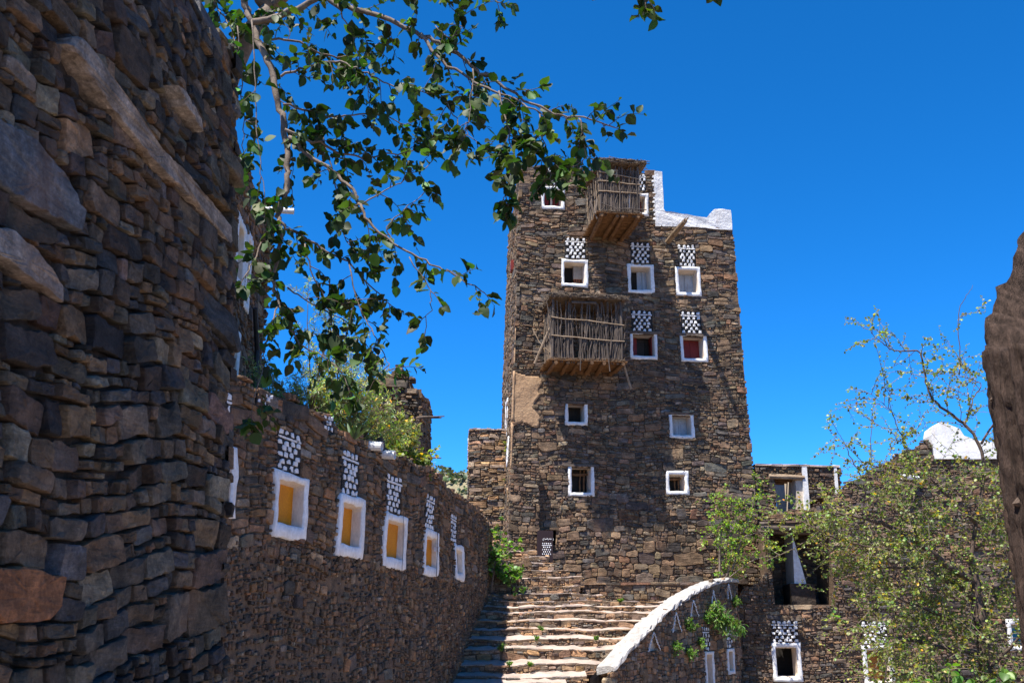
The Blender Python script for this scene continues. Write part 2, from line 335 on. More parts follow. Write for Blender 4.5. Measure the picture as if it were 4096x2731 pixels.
def masonry(parent, surf, S0, S1, Z0, Z1, seed, hm=0.13, asp=(1.6, 4.5), gap=0.010, depth=(0.015, 0.05), holes=(), pal=PAL_TOWER,
            ztop=None, zbot=None, single=0, mat='stone', fine=0, back=0.06, keep=None, hfun=None, tilt=0.1, rnd=(0.04, 0.26), tris=(), lensy=0.6, big=1.0, vary=0.18):
    """lays stones on a surface; the largest `single` become parts, the rest one part"""
    rng = np.random.default_rng(seed); warp = make_warp(rng, hm, big); ST = []
    regions = [(Z0, Z1, hm, asp)] if hfun is None else hfun
    for (za, zb, h, ap) in regions:
        for (a, b, c, e) in make_cells(rng, S0, S1, za, zb, h, *ap):
            P = outline(rng, a, b, c, e, warp, gap, h, rnd, lensy)
            if P is None: continue
            ce = P.mean(0)
            if ce[0] < S0 or ce[0] > S1 or ce[1] < Z0 or ce[1] > Z1: continue
            if ztop is not None and ce[1] > ztop(ce[0]): continue
            if zbot is not None and ce[1] < zbot(ce[0]): continue
            if keep is not None and not keep(ce[0], ce[1]): continue
            P[:, 0] = np.clip(P[:, 0], S0 - 0.035, S1 + 0.035)
            if holes:
                P = avoid(P, holes)
                if P is None or area(P) < 0.0006 or min(np.ptp(P, axis=0)) < 0.014: continue
            for T_ in tris:
                if P is None or P[:, 0].max() < min(t[0] for t in T_) or P[:, 0].min() > max(t[0] for t in T_) or P[:, 1].max() < min(t[1] for t in T_) or P[:, 1].min() > max(t[1] for t in T_): continue
                best = None; cc = np.mean(T_, axis=0)
                for k in range(3):
                    p_, q_ = np.array(T_[k]), np.array(T_[(k + 1) % 3]); nn = np.array([q_[1] - p_[1], p_[0] - q_[0]]); nn = nn if np.dot(nn, cc - p_) > 0 else -nn
                    Q = clip_half(P, nn, np.dot(nn, p_))
                    if Q is not None and (best is None or area(Q) > area(best)): best = Q
                P = best
            if P is None or area(P) < 0.0004: continue
            ST.append(P)
    ST.sort(key=lambda P: -area(P)); G = []
    for P in ST:
        x, y = P[:, 0], P[:, 1]
        if np.dot(x, np.roll(y, -1)) - np.dot(y, np.roll(x, -1)) < 0: P = P[::-1]
        G.append(stone_rings(rng, P, depth[0], depth[1], back, fine, tilt))
    if not G: return 0
    allr = np.concatenate([q[0] for q in G]); W = surf(allr[:, 0], allr[:, 1], allr[:, 2]); off = np.r_[0, np.cumsum([len(q[0]) for q in G])]
    C = np.array([pick(rng, pal, vary) for _ in G])
    for i in range(min(single, len(G))):
        mesh_obj('stone', W[off[i]:off[i + 1]], G[i][1].tolist() + G[i][2].tolist(), mat, parent, np.tile(C[i], (off[i + 1] - off[i], 1)), 'sharp' if fine else False)
    if len(G) > single:
        b0 = off[single]; F = np.concatenate([q[1] + (off[single + k] - b0) for k, q in enumerate(G[single:])]).tolist() + np.concatenate([q[2] + (off[single + k] - b0) for k, q in enumerate(G[single:])]).tolist()
        mesh_obj('stones', W[b0:], F, mat, parent, np.repeat(C[single:], np.diff(off)[single:], axis=0), 'sharp' if fine else False, kind='stuff')
    return len(G)
def core(parent, surf, S0, S1, Z0, Z1, mat='mortar', holes=(), ztop=None, step=0.3, name='wall', o=0.0, keep=None, seed=1):
    """mud bedding behind the stones, with real openings"""
    rng = np.random.default_rng(seed)
    xs = sorted(set([S0, S1] + [v for h in holes for v in h[:2] if S0 < v < S1])); zs = sorted(set([Z0, Z1] + [v for h in holes for v in h[2:] if Z0 < v < Z1]))
    def fill(a):
        r = [a[0]]
        for p, q in zip(a[:-1], a[1:]):
            k = max(1, int((q - p) / step)); r += [p + (q - p) * (i + 1) / k for i in range(k)]
        return np.array(r)
    xs, zs = fill(xs), fill(zs); X, Z = np.meshgrid(xs, zs, indexing='ij'); O = o + rng.uniform(-0.012, 0.008, X.shape)
    ZZ = Z if ztop is None else np.minimum(Z, np.vectorize(ztop)(X) - 0.04)
    V = surf(X.ravel(), ZZ.ravel(), O.ravel()); nz = len(zs); F = []
    for i in range(len(xs) - 1):
        for j in range(nz - 1):
            cx, cz = (xs[i] + xs[i + 1]) / 2, (zs[j] + zs[j + 1]) / 2
            if any(a < cx < b and c < cz < e for a, b, c, e in holes): continue
            if keep is not None and not keep(cx, cz): continue
            if ztop is not None and ZZ[i, j] >= ZZ[i, j + 1] - 1e-6 and ZZ[i + 1, j] >= ZZ[i + 1, j + 1] - 1e-6: continue
            F.append((i * nz + j, (i + 1) * nz + j, (i + 1) * nz + j + 1, i * nz + j + 1))
    return mesh_obj(name, V, F, mat, parent)
def sbox(surf, s0, s1, z0, z1, o0, o1, jit=0, rng=None):
    q = np.array([(s0, z0, o0), (s1, z0, o0), (s1, z1, o0), (s0, z1, o0), (s0, z0, o1), (s1, z0, o1), (s1, z1, o1), (s0, z1, o1)], float)
    if jit: q += rng.uniform(-jit, jit, q.shape)
    return surf(q[:, 0], q[:, 1], q[:, 2]), BOXF

# ------------------------------------------------------------------ windows, checker panels
WR = np.random.default_rng(77)
def window(parent, surf, s0, z0, s1, z1, fw=0.12, dep=0.32, back='interior_shade', top=True, label=None, wr=0.011, fwb=None, white='white', proud=0.05, bshift=0.0):
    """plastered white surround with a splayed reveal; returns the surround"""
    rng = WR; per = []
    def ring(a, b, c, e, jit, k=7):
        t = np.linspace(0, 1, k, endpoint=False); P = []
        for (x0, y0), (x1, y1) in (((a, c), (b, c)), ((b, c), (b, e)), ((b, e), (a, e)), ((a, e), (a, c))):
            for u in t: P.append((x0 + (x1 - x0) * u, y0 + (y1 - y0) * u))
        return np.array(P) + jit
    n = 28; j0 = rng.normal(0, wr, (n, 2)); j0 = (j0 + np.roll(j0, 1, 0) + np.roll(j0, -1, 0)) / 2; j1 = rng.normal(0, wr * 0.6, (n, 2)); j1 = (j1 + np.roll(j1, 1, 0)) / 2
    fb = fw if fwb is None else fwb; ft = fw if top else 0.01
    R0 = ring(s0, s1, z0, z1, j0); Rm = ring(s0 + fw * .12, s1 - fw * .12, z0 + fb * .12, z1 - ft * .12, j0); Ri = ring(s0 + fw * .9, s1 - fw * .9, z0 + fb * .9, z1 - ft * .9, j1)
    Rj = ring(s0 + fw, s1 - fw, z0 + fb, z1 - ft, j1); Rb = ring(s0 + fw + 0.02, s1 - fw - 0.03, z0 + fb + 0.02, z1 - ft - 0.03, j1 * .3)
    rings = [(R0, -0.05), (R0, proud * .6), (Rm, proud), (Ri, proud * .9), (Rj, proud * .5), (Rb, -dep)]
    V = np.vstack([surf(r[:, 0], r[:, 1], np.full(n, o) + (rng.normal(0, 0.004, n) if o > 0 else 0)) for r, o in rings])
    F = []
    for k in range(len(rings) - 1):
        for i in range(n): j = (i + 1) % n; F.append((k * n + i, k * n + j, (k + 1) * n + j, (k + 1) * n + i))
    w = mesh_obj('window', V, F, [white, 'cream'], parent, smooth=True)
    mi = np.zeros(len(F), dtype=np.int32); mi[4 * n:] = 1; w.data.polygons.foreach_set('material_index', mi)
    if label: w['label'] = label
    b = Rb
    if back:
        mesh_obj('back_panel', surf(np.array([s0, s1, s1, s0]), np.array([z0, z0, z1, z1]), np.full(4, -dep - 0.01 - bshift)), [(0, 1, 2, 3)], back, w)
    if not top:
        V, F = sbox(surf, s0 - 0.12, s1 + 0.13, z1 - 0.01, z1 + 0.055, -dep, proud + 0.02, 0.012, rng); mesh_obj('lintel', V, F, 'wood_grey', w)
    return w
def checker(parent, surf, s0, s1, z0, z1, rows, bar=1, cols=4, seed=0, ghost=0.0, size=0.6, pr=(0.035, 0.06), field='slate'):
    """dark slate panel set with white quartz lumps; `bar` = row index under which the white course runs"""
    rng = np.random.default_rng(seed)
    V, F = sbox(surf, s0 - 0.01, s1 + 0.01, z0, z1 + 0.01, -0.03, 0.012); p = mesh_obj('checker_panel', V, F, field, parent)
    # thin slate leaves give the dark field its relief
    mb = MB(); k = int((z1 - z0) / 0.035)
    for i in range(k):
        z = z0 + (z1 - z0) * i / k; s = s0
        while s < s1:
            w = rng.uniform(0.06, 0.2); V, F = sbox(surf, s, min(s + w - 0.006, s1), z + 0.004, z + 0.031, 0.0, rng.uniform(0.013, 0.02), 0.002, rng); mb.add(V, F); s += w
    mb.build('slate_leaves', field, p, kind='stuff')
    nr = rows + 0.55; rh = (z1 - z0) / nr; zt = z1; cw = (s1 - s0) / cols
    r = 0; off = False
    for i in range(rows):
        if i == bar:
            zb = zt - rh * 0.5; s = s0
            while s < s1 - 0.02:
                w = rng.uniform(0.05, 0.13) * (s1 - s0) / 0.55; P = outline(rng, s, min(s + w, s1), zb, zb + rh * 0.42, lambda P: P, 0.002, 0.05)
                if P is not None: V, F = stone_geo(rng, P, surf, pr[0], pr[1], 0.0); mesh_obj('white_stone', V, F, 'chalk', p)
                s += w
            zt -= rh * 0.55; r = 0
        nn = cols if (r % 2 == 0) else cols - 1
        for j in range(nn):
            cs = s0 + cw * (j + (0.5 if r % 2 == 0 else 1.0)) * 1.0 + rng.normal(0, 0.012); cz = zt - rh * 0.5 + rng.normal(0, 0.006)
            if rng.uniform() < ghost: continue
            hw = cw * size / 2 * rng.uniform(0.8, 1.15) * 0.9; hh = rh * 0.43 * rng.uniform(0.85, 1.05); tp = rng.uniform(0.45, 1.0)
            P = np.array([(-hw, -hh), (hw, -hh), (hw * (1 + tp) / 2, hh * 0.3), (hw * tp, hh), (-hw * tp * rng.uniform(0.6, 1), hh), (-hw, hh * 0.2)]) + rng.normal(0, 0.005, (6, 2)) + (cs, cz)
            V, F = stone_geo(rng, P, surf, pr[0], pr[1], 0.0); mesh_obj('white_stone', V, F, 'chalk', p)
        zt -= rh; r += 1
    return p

# ------------------------------------------------------------------ ground and hill
def sheet(name, x0, x1, y0, y1, z, mat, n=40, amp=0.0, **kw):
    rng = np.random.default_rng(5); xs = np.linspace(x0, x1, n); ys = np.linspace(y0, y1, n); X, Y = np.meshgrid(xs, ys, indexing='ij')
    Z = z + rng.uniform(-amp, amp, X.shape); V = np.stack([X.ravel(), Y.ravel(), Z.ravel()], 1)
    F = [(i * n + j, (i + 1) * n + j, (i + 1) * n + j + 1, i * n + j + 1) for i in range(n - 1) for j in range(n - 1)]
    return mesh_obj(name, V, F, mat, smooth=True, **kw)
gr = sheet('ground', -900, 900, -900, 900, -0.02, 'earth', 60, 0, kind='structure'); gr['label'] = 'dry brown earth ground around the stone houses'
lane = sheet('path', -1.1, 6, -4, 19.6, 0.0, 'dust', 50, 0.02, kind='structure'); lane['label'] = 'dusty lane leading up to the stone steps'
def hill():
    n = 60; X, Y = np.meshgrid(np.linspace(-110, 60, n), np.linspace(120, 260, n), indexing='ij')
    rng = np.random.default_rng(3)
    r = 50 * np.exp(-((X + 62) / 45) ** 2) * (1 - np.exp(-((Y - 115) / 40) ** 2)) + 19 * np.exp(-((X + 4) / 16) ** 2) * (1 - np.exp(-((Y - 115) / 40) ** 2))
    Z = r + 1.2 * np.sin(X * 0.3) * np.cos(Y * 0.21) + rng.uniform(-0.6, 0.6, X.shape) - 1
    V = np.stack([X.ravel(), Y.ravel(), Z.ravel()], 1); F = [(i * n + j, (i + 1) * n + j, (i + 1) * n + j + 1, i * n + j + 1) for i in range(n - 1) for j in range(n - 1)]
    h = mesh_obj('hill', V, F, 'hillside', smooth=True, kind='structure'); h['label'] = 'far scrubby green hillside seen between the wall and the tower'
    return X, Y, Z
HX, HY, HZ = hill()

# ------------------------------------------------------------------ tower
A8 = R(8.0); TD = np.array([math.cos(A8), math.sin(A8)]); TP = np.array([0.05, 26.0]); TC, TT, TZ = 3.95, 0.00808, 4.5
tower_s = plane_surf(TP, TP + TD * 7.9, taper=TT, sc_=TC, taper_z0=TZ, wav=0.012)
def inv(s, z): return TC + (s - TC) / (1 - TT * (z - TZ))
tower = thing('stone_tower', (TP[0], TP[1], 2.0), 'tall tapering brown stone tower house with two stick balconies and white windows', 'tower')
TW = {  # measured outer rectangles of the white surrounds
 'r1a': (0.788, 12.744, 1.47, 13.451), 'r1b': (3.289, 12.70, 3.908, 13.392), 'r2a': (1.313, 10.458, 2.09, 11.267), 'r2b': (3.221, 10.366, 3.983, 11.235),
 'r2c': (4.614, 10.352, 5.349, 11.214), 'r3a': (3.218, 8.45, 4.006, 9.192), 'r3b': (4.66, 8.439, 5.436, 9.187), 'r4a': (1.377, 6.573, 1.997, 7.161),
 'r4b': (4.237, 6.28, 4.938, 6.932), 'r5a': (1.435, 4.686, 2.145, 5.475), 'r5b': (4.074, 4.763, 4.705, 5.401)}
TWM = {k: (inv(a, (b + d) / 2), b, inv(c, (b + d) / 2), d) for k, (a, b, c, d) in TW.items()}
TDOT = [((0.906, 1.43, 13.49, 14.02), 5, 1, 4), ((3.42, 3.85, 13.46, 14.02), 5, 1, 4), ((1.44, 2.04, 11.30, 11.911), 6, 1, 4), ((3.33, 3.903, 11.255, 11.883), 6, 1, 4),
        ((4.715, 5.242, 11.235, 11.878), 6, 1, 4), ((3.285, 3.888, 9.25, 9.85), 6, 1, 4), ((4.717, 5.303, 9.25, 9.887), 6, 1, 4)]
TDOT = [((inv(a, (c + d) / 2), inv(b, (c + d) / 2), c, d), r, br, cc) for (a, b, c, d), r, br, cc in TDOT]
tholes = [(a + .04, c - .04, b + .04, d - .04) for a, b, c, d in TWM.values()]
tcore = [(a + .06, c - .06, b + .06, d - .06) for a, b, c, d in TWM.values()]
pit = (0.80, 1.12, 3.42, 3.80)
stone_holes = tholes + [h for h, *_ in TDOT] + [pit]
ttop = lambda s: 14.05 if s < 4.14 else 12.44
rngm = np.random.default_rng(8)
def in_mud(s, z):
    e = 0.62 + 0.09 * math.sin(z * 5.1) + 0.05 * math.sin(z * 13 + 1) - 0.12 * max(0, (z - 7.6)) * 2
    return s < e and 6.52 + 0.06 * math.sin(s * 9) < z < 8.0 - 0.1 * math.sin(s * 4)
core(tower, tower_s, -0.1, 6.55, -0.1, 14.05, 'mortar', tcore + [pit], ttop, 0.3)
masonry(tower, tower_s, -0.1, 6.55, 0.5, 14.05, 11, gap=0.008, depth=(0.012, 0.05), holes=stone_holes, ztop=ttop, single=300, pal=PAL_TOWER, lensy=.8,
        keep=lambda s, z: not in_mud(s, z), hfun=[(1.6, 4.2, 0.195, (1.4, 3.4)), (4.2, 7.6, 0.118, (1.7, 4.6)), (7.6, 9.9, 0.105, (1.9, 5.4)), (9.9, 14.3, 0.105, (2.6, 7.5))])
# side, back and roofs close the volume
FL = tower_s(np.array([-0.1]), np.array([4.5]), np.array([0.0]))[0]
side_s = plane_surf((FL[0] - 0.36, FL[1] + 5.3), (FL[0], FL[1]), lean=0.0327, z0=4.5, wav=0.01)
core(tower, side_s, 0, side_s.L, -0.1, 14.05, 'mortar', step=0.5)
masonry(tower, side_s, 0, side_s.L + 0.02, 3.0, 14.05, 12, hm=0.15, asp=(1.6, 4.5), depth=(0.012, 0.05), single=0)
def closure():
    mb = MB(); zt = 13.9
    for s0, s1, z1 in ((-0.1, 4.14, 13.95), (4.14, 6.55, 12.4)):
        a = tower_s(np.array([s0, s1, s1, s0]), np.array([-0.1, -0.1, z1, z1]), np.array([-0.02] * 4)); b = a + np.array([-0.36 * 0.9, 5.25, 0]) * (1 if s0 < 0 else 1)
        mb.add(np.vstack([a, b]), [(4, 7, 6, 5), (3, 2, 6, 7), (1, 5, 6, 2)])
    mb.build('back_wall', 'mortar', tower)
closure()
# corner mud strip and mud patch
def mud_patch():
    ss = np.linspace(-0.11, 0.86, 34); zs = np.linspace(6.4, 8.1, 50); rng = np.random.default_rng(4); mb = MB(); idx = {}; V = []; F = []
    for i, s in enumerate(ss):
        for j, z in enumerate(zs):
            o = 0.045 + 0.006 * math.sin(s * 11 + z * 5 + 2 * math.sin(z * 3)) + 0.005 * math.sin(z * 7 - s * 9 + 2 * math.sin(s * 5)) + rng.uniform(-0.004, 0.004)
            edge = not in_mud(s + 0.03, z - 0.03) or not in_mud(s + 0.03, z + 0.03); V.append((s, z, o if not edge else -0.01))
    V = np.array(V); n = len(zs)
    for i in range(len(ss) - 1):
        for j in range(n - 1):
            if in_mud(ss[i], zs[j]): F.append((i * n + j, (i + 1) * n + j, (i + 1) * n + j + 1, i * n + j + 1))
    o = mesh_obj('mud_plaster', tower_s(V[:, 0], V[:, 1], V[:, 2]), F, 'mud', tower, smooth=True); o['label'] = 'smooth tan mud plaster patch on the tower corner'
    mb = MB()
    for z0, z1, w in ((4.9, 6.6, 0.034), (8.0, 9.2, 0.02), (6.6, 8.0, 0.036)):
        k = 12; zz = np.linspace(z0, z1, k); P = tower_s(np.full(k, -0.11), zz, np.full(k, 0.03)); V, F = tube(P, w + rng.uniform(-0.012, 0.012, k), 7); mb.add(V, F)
    mb.build('corner_strip', 'mud', tower, smooth=True)
mud_patch()
# white L-shaped roof edging
def coping():
    rng = np.random.default_rng(9)
    prof = [(4.09, 12.39), (4.5, 12.41), (5.2, 12.42), (5.8, 12.40), (6.375, 12.40), (6.37, 12.7), (6.355, 13.02), (6.1, 13.03), (5.87, 13.02), (5.80, 12.95), (5.62, 12.74), (5.3, 12.76), (4.8, 12.83), (4.40, 12.87), (4.355, 12.95), (4.35, 13.5), (4.345, 14.09), (4.11, 14.10), (4.10, 13.5), (4.09, 12.9)]
    Q = []
    for i in range(len(prof)):
        a, b = np.array(prof[i]), np.array(prof[(i + 1) % len(prof)]); k = max(1, int(np.linalg.norm(b - a) / 0.12))
        for j in range(k): Q.append(a + (b - a) * j / k + rng.normal(0, 0.007, 2))
    Q = np.array(Q); Q[:, 0] = [inv(s, z) for s, z in Q]; n = len(Q); c = Q.mean(0)
    V = np.vstack([tower_s(Q[:, 0], Q[:, 1], np.full(n, 0.05) + rng.normal(0, 0.006, n)), tower_s(Q[:, 0], Q[:, 1], np.full(n, -0.30))])
    F = [tuple(range(n)), tuple(range(2 * n - 1, n - 1, -1))] + [(i + n, (i + 1) % n + n, (i + 1) % n, i) for i in range(n)]
    o = mesh_obj('roof_edging', V, F, 'white_clean', tower); o['label'] = 'white plastered L-shaped roof edging on the right'
    mb = MB()
    for z in np.arange(12.6, 13.9, 0.13):   # ragged whitewashed stone ends beside the band
        w = rng.uniform(0.02, 0.07); P = np.array([(4.09 - w, z), (4.1, z - .02), (4.1, z + .07), (4.09 - w * .8, z + .06)]); P[:, 0] = [inv(s, zz) for s, zz in P]
        V, F = stone_geo(rng, P, tower_s, 0.03, 0.05, 0.0); mb.add(V, F)
    mb.build('whitewashed_edge', 'chalk', tower, kind='stuff')
coping()
def tpart(w, s0, s1, z0, z1, o0, o1, name, mat, jit=0.0):
    V, F = sbox(tower_s, s0, s1, z0, z1, o0, o1, jit, WR); return mesh_obj(name, V, F, mat, w)
def tower_window(k, **kw):
    a, b, c, d = TWM[k]; return window(tower, tower_s, a, b, c, d, **kw), a, b, c, d
for k, v in TWM.items():
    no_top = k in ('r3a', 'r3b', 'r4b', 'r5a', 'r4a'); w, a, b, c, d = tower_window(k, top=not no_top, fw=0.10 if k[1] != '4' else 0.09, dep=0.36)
    f = 0.115; m = (a + c) / 2; L = c - a
    if k == 'r1a':
        tpart(w, a + f, a + f + .17, b + f, d - f, -.35, -.32, 'shutter', 'red_paint'); tpart(w, c - f - .2, c - f, b + f, d - f, -.35, -.32, 'shutter', 'red_paint'); tpart(w, m - .03, m + .03, b + f, d - f, -.34, -.29, 'mullion', 'cream')
    if k == 'r1b': tpart(w, m, c - f, b + f, d - f, -.35, -.32, 'shutter', 'red_paint')
    if k == 'r2a':
        tpart(w, a + L * .52, c - f - .02, b + f + .19, d - f, -.33, -.2, 'concrete_block', 'block')
        x0, x1 = a + L * .55, c - f - .03
        bl = tpart(w, x0, x1, b + f, b + f + .19, -.33, -.22, 'hollow_brick', 'terracotta')
        for i in range(3):
            for j in range(3): tpart(bl, x0 + .012 + i * (x1 - x0) / 3, x0 + (i + 1) * (x1 - x0) / 3 - .006, b + f + .012 + j * .06, b + f + .055 + j * .06, -.23, -.214, 'brick_hole_shade', 'interior_shade')  # near-black blocks on the brick face stand in for shade inside its hollows
        tpart(w, a + f, a + L * .55, b + f, b + f + .03, -.33, -.1, 'sill_tile', 'terracotta')
    if k in ('r2b', 'r2c'):
        x0 = m - .02 if k == 'r2b' else a + f
        mid = (x0 + c - f) / 2
        s1 = tpart(w, x0, mid - .006, b + f, d - f, -.35, -.315, 'shutter', 'grey_paint'); s2 = tpart(w, mid + .006, c - f, b + f, d - f, -.35, -.315, 'shutter', 'grey_paint')
        tpart(s1, mid - .03, mid - .012, b + f, d - f, -.316, -.305, 'edge_strip', 'grey_paint'); tpart(s2, c - f - .025, c - f - .008, b + f, d - f, -.316, -.305, 'edge_strip', 'grey_paint')
    if k == 'r3a':
        tpart(w, a + f, a + f + .18, b + f, d - .05, -.35, -.31, 'shutter', 'red_paint'); V, F = sbox(tower_s, c - f - .03, c - f, b + f, d - .06, -.35, -.12); mesh_obj('shutter', V, F, 'red_paint', w)
        for i in range(6): x = a + f + .2 + i * .035; tpart(w, x, x + .009, b + f, d - .1, -.33, -.318, 'window_bar', 'cable')
    if k == 'r3b':
        tpart(w, a + f, m - .004, b + f, d - .05, -.35, -.31, 'shutter', 'red_paint'); tpart(w, m + .004, c - f, b + f, d - .05, -.35, -.31, 'shutter', 'red_paint')
    if k == 'r4b':
        tpart(w, a + .1, m - .003, b + .1, d - .03, -.3, -.27, 'shutter', 'grey_paint'); tpart(w, m + .003, c - .12, b + .1, d - .03, -.3, -.27, 'shutter', 'grey_paint')
    if k in ('r5a', 'r5b'):
        for x, r_ in ((m + .03, .02), (m + .14, .026), (a + f + .04, .015)):
            P = tower_s(np.array([x, x - .01, x + .012]), np.array([b + f - .02, (b + d) / 2, d - .05]), np.array([-.3, -.28, -.3])); V, F = tube(P, r_, 6); mesh_obj('pole', V, F, 'wood_brown', w)
        P = tower_s(np.linspace(a + f - .02, c - f + .02, 4), np.array([d - .17, d - .19, d - .18, d - .165]), np.full(4, -.27)); V, F = tube(P, .035, 7); mesh_obj('pole', V, F, 'wood_brown', w)
for i, ((a, b, c, d), rows, br, cc) in enumerate(TDOT): checker(tower, tower_s, a, b, c, d, rows, br, cc, 100 + i)
# pit with a pipe, loose log, small beam ends, red shutter on the side
V, F = sbox(tower_s, pit[0] - .05, pit[1] + .05, pit[2] - .05, pit[3] + .05, -.5, -.45); mesh_obj('pit_back', V, F, 'mortar_dark', tower)
def ring_pipe(name, a, b, r, mat, parent, thick=0.15):
    a, b = np.array(a, float), np.array(b, float); k = 14
    V1, F1 = tube([a, b], r, k, cap=False); V2, F2 = tube([a, b], r * (1 - thick), k, cap=False); V = np.vstack([V1, V2]); n = len(V1)
    F = F1 + [tuple(reversed([i + n for i in f])) for f in F2] + [(k + i, k + (i + 1) % k, n + k + (i + 1) % k, n + k + i) for i in range(k)]
    return mesh_obj(name, V, F, mat, parent, smooth=False)
p = tower_s(np.array([0.98, 0.97]), np.array([3.60, 3.56]), np.array([-0.4, 0.12])); ring_pipe('drain_pipe', p[0], p[1], 0.065, 'pipe', tower)
P = tower_s(inv(4.442, 12) + np.array([0, 0.01, 0.03, 0.05, 0.06]), np.array([11.95, 11.97, 11.98, 12.0, 12.0]), np.array([-0.1, 0.4, 0.8, 1.2, 1.45]))
lr = np.random.default_rng(2); lb = MB(); V, F = tube(P, [0.085, 0.08, 0.083, 0.07, 0.06], 9, rough=0.12, rng=lr); lb.add(V, F)
e = P[-1]; tn = (P[-1] - P[-2]) / np.linalg.norm(P[-1] - P[-2])
for dx, dz, l in ((0.03, 0.02, 0.2), (-0.03, 0.02, 0.13), (0.0, -0.03, 0.1)):
    q = e + np.array([dx, 0, dz]); V, F = tube([q - tn * 0.05, q + tn * l + np.array([0, 0, 0.02])], [0.03, 0.008], 5); lb.add(V, F)
lo = lb.build('roof_spout_log', 'wood_pale', tower); lo['label'] = 'gnarled split log sticking out under the roof edging'
V, F = sbox(side_s, 3.4, 3.75, 11.45, 11.75, 0.0, 0.12); mesh_obj('side_shutter', V, F, 'red_paint', tower)
for (sa, sb, za, zb) in ((2.6, 3.4, 6.6, 7.7), (3.9, 4.5, 5.6, 6.4)): window(tower, side_s, sa, za, sb, zb, fw=0.14, back='interior_shade')
# buttress at the foot
def bsurf_box(parent, s0, s1, z0, z1, o, seed, pal=PAL_TOWER, hm=0.10, surf=tower_s, single=0, front_only=False):
    fs = lambda s, z, oo: surf(s, z, np.asarray(oo) + o); core(parent, fs, s0, s1, z0, z1, 'mortar', name='buttress'); masonry(parent, fs, s0, s1, z0, z1, seed, hm=hm, pal=pal, depth=(0.012, 0.04), single=single)
    if not front_only:
        V, F = sbox(surf, s0, s1, z0, z1, -0.05, o - 0.01); mesh_obj('buttress_core', V, F, 'mortar', parent)
        rs = lambda a, z, oo: surf(s1 + np.asarray(oo), z, o - np.asarray(a)); masonry(parent, rs, 0.0, o, z0, z1, seed + 1, hm=hm, pal=pal, depth=(0.005, 0.03))
        ls = lambda a, z, oo: surf(s0 - np.asarray(oo), z, np.asarray(a)); masonry(parent, ls, 0.0, o, z0, z1, seed + 2, hm=hm, pal=pal, depth=(0.005, 0.03))
bsurf_box(tower, -0.13, 0.60, 2.4, 5.45, 0.30, 21)

